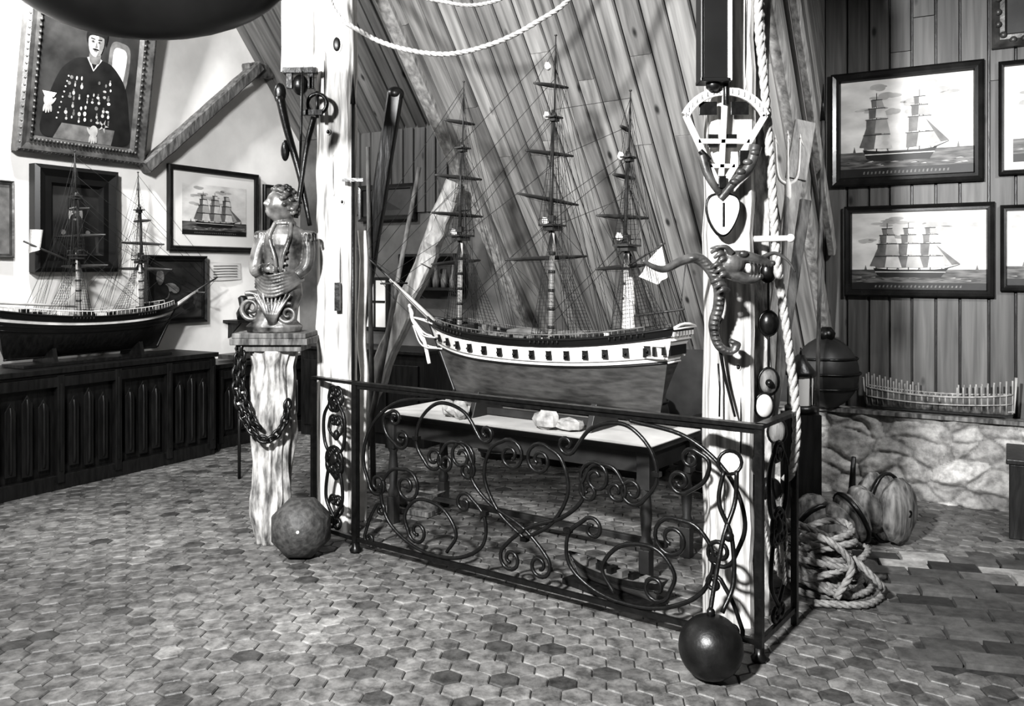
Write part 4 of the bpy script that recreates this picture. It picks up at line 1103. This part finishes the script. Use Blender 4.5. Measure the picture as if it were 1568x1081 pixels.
for k in range(9):
    x_=.80+.012*(k%3); z_=1.585-.020*k; mb.tube(cat([(x_+.035,3.45,z_),(x_+.01,3.43,z_+.006),(x_-.012,3.44,z_-.010)],4),[.014,.007],0,7)
mb.tube(cat([(1.0,3.46,1.56),(1.05,3.46,1.575),(1.10,3.46,1.545),(1.13,3.46,1.50)],5),[.010,.004],0,7)
mb.tube([(.86,3.49,1.52),(.88,3.652,1.52)],.03,0,10); mb.tube([(.84,3.55,1.30),(.87,3.652,1.30)],.018,0,8)
mb.build('serpent_bracket',[M_serp],remesh=.0034,smooth_it=1)
mb=MB(); mb.tube(cat([(.862,3.6,1.19),(.88,3.6,1.08),(.905,3.6,.98),(.925,3.6,.90)],6),[.008,.005],0,6); mb.tube([(.855,3.6,1.12),(.862,3.6,1.02),(.86,3.6,.9)],.004,0,5); mb.build('iron_hook',[M_iron])
# peg
mb=MB(); mb.tube([(1.02,3.70,1.64),(1.15,3.60,1.64)],[.014,.012],0,10); mb.ell((1.155,3.597,1.64),(.018,.018,.018),0,10,8); mb.build('belaying_pin',[M_bonew])
# leaning oar and trident
mb=MB(); mb.beam((1.18,4.42,0),(1.56,4.72,2.18),.075,.035,0,jit=.003,n=10); mb.beam((1.53,4.68,2.0),(1.60,4.74,2.32),.11,.03,0); mb.build('leaning_oar',[M_graybeam])
mb=MB(); mb.beam((1.26,4.6,0),(1.64,4.86,1.9),.06,.05,0,jit=.003,n=10); mb.build('leaning_spar',[M_oldd])
mb=MB(); t0=Vector((1.43,4.5,1.95)); mb.tube([(1.30,4.42,0),t0],.014,1,8)
for sx in(-1,0,1):
    mb.tube(cat([t0,t0+Vector((sx*.05,0,.05)),t0+Vector((sx*.065,0,.26-.02*abs(sx)))],5),[.011,.005],0,7)
    e=t0+Vector((sx*.065,0,.26-.02*abs(sx))); mb.tube([e,e+Vector((.018,0,-.04))],[.006,.001],0,5); mb.tube([e+Vector((0,0,.025)),e],[.001,.007],0,5)
mb.lathe([(.012,-.08),(.018,-.06),(.018,0),(.01,.03)],t0,0,10); mb.build('fishing_trident',[M_bonew,M_oldd])
mb=MB()
mb.tube([(1.95,5.55,.56),(2.06,5.75,2.5)],.014,0,8); mb.tube([(2.06,5.75,2.5),(2.07,5.77,2.75)],[.02,.002],1,6)
mb.build('harpoon',[M_oldd,M_iron])
# buoy and lantern at end of ledge
mb=MB(); c=W(-1.08,6.20,.575)
def bf(d,p): return p*(1+.02*math.sin(6*math.atan2(d.y,d.x)))
mb.ell(c+Vector((0,0,.24)),(.22,.18,.24),0,24,16,None,bf); mb.lathe([(.05,0),(.06,.05),(.03,.09)],c+Vector((0,0,.46)),1,12)
for z_ in(.14,.24,.34): 
    q=math.sqrt(1-((z_-.24)/.24)**2)+.02; mb.tube([c+Vector((.22*q*math.cos(t),.18*q*math.sin(t),z_)) for t in[2*math.pi*i/24 for i in range(24)]],.009,1,6,True)
mb.build('copper_buoy',[M_table,M_iron])
mb=MB(); c=Vector((1.68,5.05,0)); 
mb.box(c+Vector((0,0,.34)),(.18,.18,.68),1)
mb.lathe([(.09,.69),(.09,.72),(.075,.73)],c,1,16); mb.lathe([(.065,.73),(.07,.9)],c,0,16,None,True,False); mb.lathe([(.085,.90),(.085,.92),(.04,.98),(.02,1.02)],c,1,16)
for k in range(6):
    t=k*math.pi/3; mb.line(c+Vector((.075*math.cos(t),.075*math.sin(t),.73)),c+Vector((.075*math.cos(t),.075*math.sin(t),.9)),.005,1)
mb.line(c+Vector((0,0,1.02)),c+Vector((0,0,1.06)),.006,1)
mb.build('ship_lantern',[M_matte,M_dark])
# big pulley blocks
mb=MB(Matrix.Translation((1.84,4.78,0))@Matrix.Rotation(math.radians(-20),4,'Z'))
def block(c,r,th,Rm,m=0):
    c=Vector(c)
    for s in(-1,0,1):
        mb.ell(c+Rm@Vector((0,s*th*.36,0)),(r[0],th*.30,r[1]),m,22,14,Rm,lambda d,p:p*(1+.12*noise.noise(d*2.5)))
    mb.tube([c+Rm@Vector((0,-th*.66,0)),c+Rm@Vector((0,th*.66,0))],.02,1,10)
    mb.tube([c+Rm@Vector((r[0]*1.03*math.cos(t),0,r[1]*1.03*math.sin(t))) for t in[2*math.pi*i/24 for i in range(24)]],.014,1,6,True)
block((-.15,-.05,.115),(.11,.12),.24,RZ(.9)@RY(.5)@RX(.5)); block((.03,.0,.15),(.12,.14),.26,RZ(-1.0)@RX(.45)); block((.21,.12,.19),(.14,.18),.22,RZ(.9))
mb.tube([(.03,.05,.26),(.04,.02,.48)],[.02,.012],1,8)
mb.build('pulley_blocks',[M_oldd,M_iron])
mb=MB(frame(W(.0,5.62,0),V)); w,d_,h_=.9,.5,.42
mb.box((w/2,d_/2,h_/2),(w,d_,h_)); mb.box((w/2,d_/2,h_+.015),(w+.03,d_+.03,.03))
for x in(.12,w/2,w-.12): mb.box((x,-.005,h_/2),(.05,.012,h_)); 
mb.build('sea_chest',[M_dark],bevel=.006)
mb=MB(frame(W(.07,6.34,.58),V)); mb.box((.09,0,.09),(.10,.12,.18),0); mb.box((.09,-.06,.09),(.07,.01,.14),1); mb.build('small_box',[M_dark,M_pm],bevel=.004)

# ---------------------------------------------------------------- items on the left post
mb=MB(); Yf=4.92
mb.box((-1.20,Yf,2.64),(.19,.05,.03),0); mb.box((-1.14,Yf,2.60),(.03,.03,.12),0); mb.box((-1.26,Yf,2.59),(.03,.03,.10),0)
mb.ell((-1.20,Yf,2.56),(.045,.035,.06),0,14,10)
mb.tube([(-1.10+.055*math.cos(t),Yf-.02,2.45+.055*math.sin(t)) for t in[2*math.pi*i/18 for i in range(18)]],.012,0,7,True)
mb.tube([(-1.10,Yf-.02,2.52),(-1.10,Yf-.02,2.37)],.010,0,6); mb.box((-1.13,Yf-.02,2.40),(.12,.03,.03),0)
mb.build('tackle_hook',[M_iron])
mb=MB()
mb.tube(cat([(-1.30,4.86,2.48),(-1.26,4.86,2.3),(-1.19,4.86,2.05),(-1.13,4.86,1.76)],6),[.026,.014],0,8)
mb.tube(cat([(-1.10,4.82,2.36),(-1.14,4.82,2.2),(-1.17,4.82,2.0),(-1.20,4.82,1.8)],6),[.018,.012],0,8)
mb.ell((-1.30,4.86,2.5),(.035,.02,.06),0,10,8); mb.ell((-1.27,4.86,2.18),(.025,.02,.06),0,10,8)
mb.tube([(-1.17,4.85,2.62),(-1.19,4.85,1.9)],.007,0,5)
mb.build('iron_grapnel',[M_iron])
mb=MB(); mb.tube([(-.90,4.91,.0),(-.90,4.91,2.45)],.010,0,6); mb.tube([(-.90,4.91,2.45),(-.90,4.91,2.62)],[.016,.001],0,6); mb.box((-.90,4.905,2.02),(.12,.02,.02),0); mb.box((-.99,4.925,1.36),(.03,.03,.16),0); mb.build('boarding_lance',[M_iron])
mb=MB(); mb.beam((-.90,5.25,.0),(-.90,5.25,1.75),.05,.05,0,jit=.01,n=10); mb.build('white_stake',[M_bonew])

# ---------------------------------------------------------------- CAMERA, LIGHTS, WORLD
cam=bpy.data.cameras.new('camera'); co=bpy.data.objects.new('camera',cam); bpy.context.collection.objects.link(co)
co.location=(0,0,1.5); co.rotation_euler=(math.radians(90),0,0); cam.sensor_width=36; cam.lens=36*1500/1770; cam.shift_y=-140/1770; cam.clip_start=.05
bpy.context.scene.camera=co
def lamp(name,loc,tgt,size,e,kind='AREA',ang=60,blend=.6):
    l=bpy.data.lights.new(name,kind); l.energy=e
    if kind=='AREA': l.shape='SQUARE'; l.size=size
    else: l.shadow_soft_size=size; l.spot_size=math.radians(ang); l.spot_blend=blend
    ob=bpy.data.objects.new(name,l); ob.location=loc; d=Vector(tgt)-Vector(loc); ob.rotation_euler=d.to_track_quat('-Z','Y').to_euler(); bpy.context.collection.objects.link(ob)
lamp('key_lamp',(-1.5,.0,3.25),(.5,4.7,1.05),.14,2350,'SPOT',88,.9)
lamp('dormer_lamp',(2.9,2.6,3.1),(1.9,6.0,1.1),.15,340,'SPOT',78,.8)
lamp('left_wall_fill',(-2.2,3.2,3.1),(-3.4,6.9,1.9),.25,115,'AREA')  # added fill light, lifts the left wall where the key falls off
lamp('brace_graze_light',tuple(W(-5.45,3.3,3.75)),tuple(W(-6.1,5.6,2.2)),.12,75,'AREA')  # added unseen light, grazes the wall to strengthen the brace's shadow
w=bpy.data.worlds.new('world'); bpy.context.scene.world=w; w.use_nodes=True
w.node_tree.nodes['Background'].inputs[0].default_value=(1,.985,.96,1); w.node_tree.nodes['Background'].inputs[1].default_value=.055
vs=bpy.context.scene.view_settings
vs.view_transform='Standard'; vs.exposure=.12; vs.gamma=1
try: vs.look='Medium High Contrast'
except Exception:
    pass
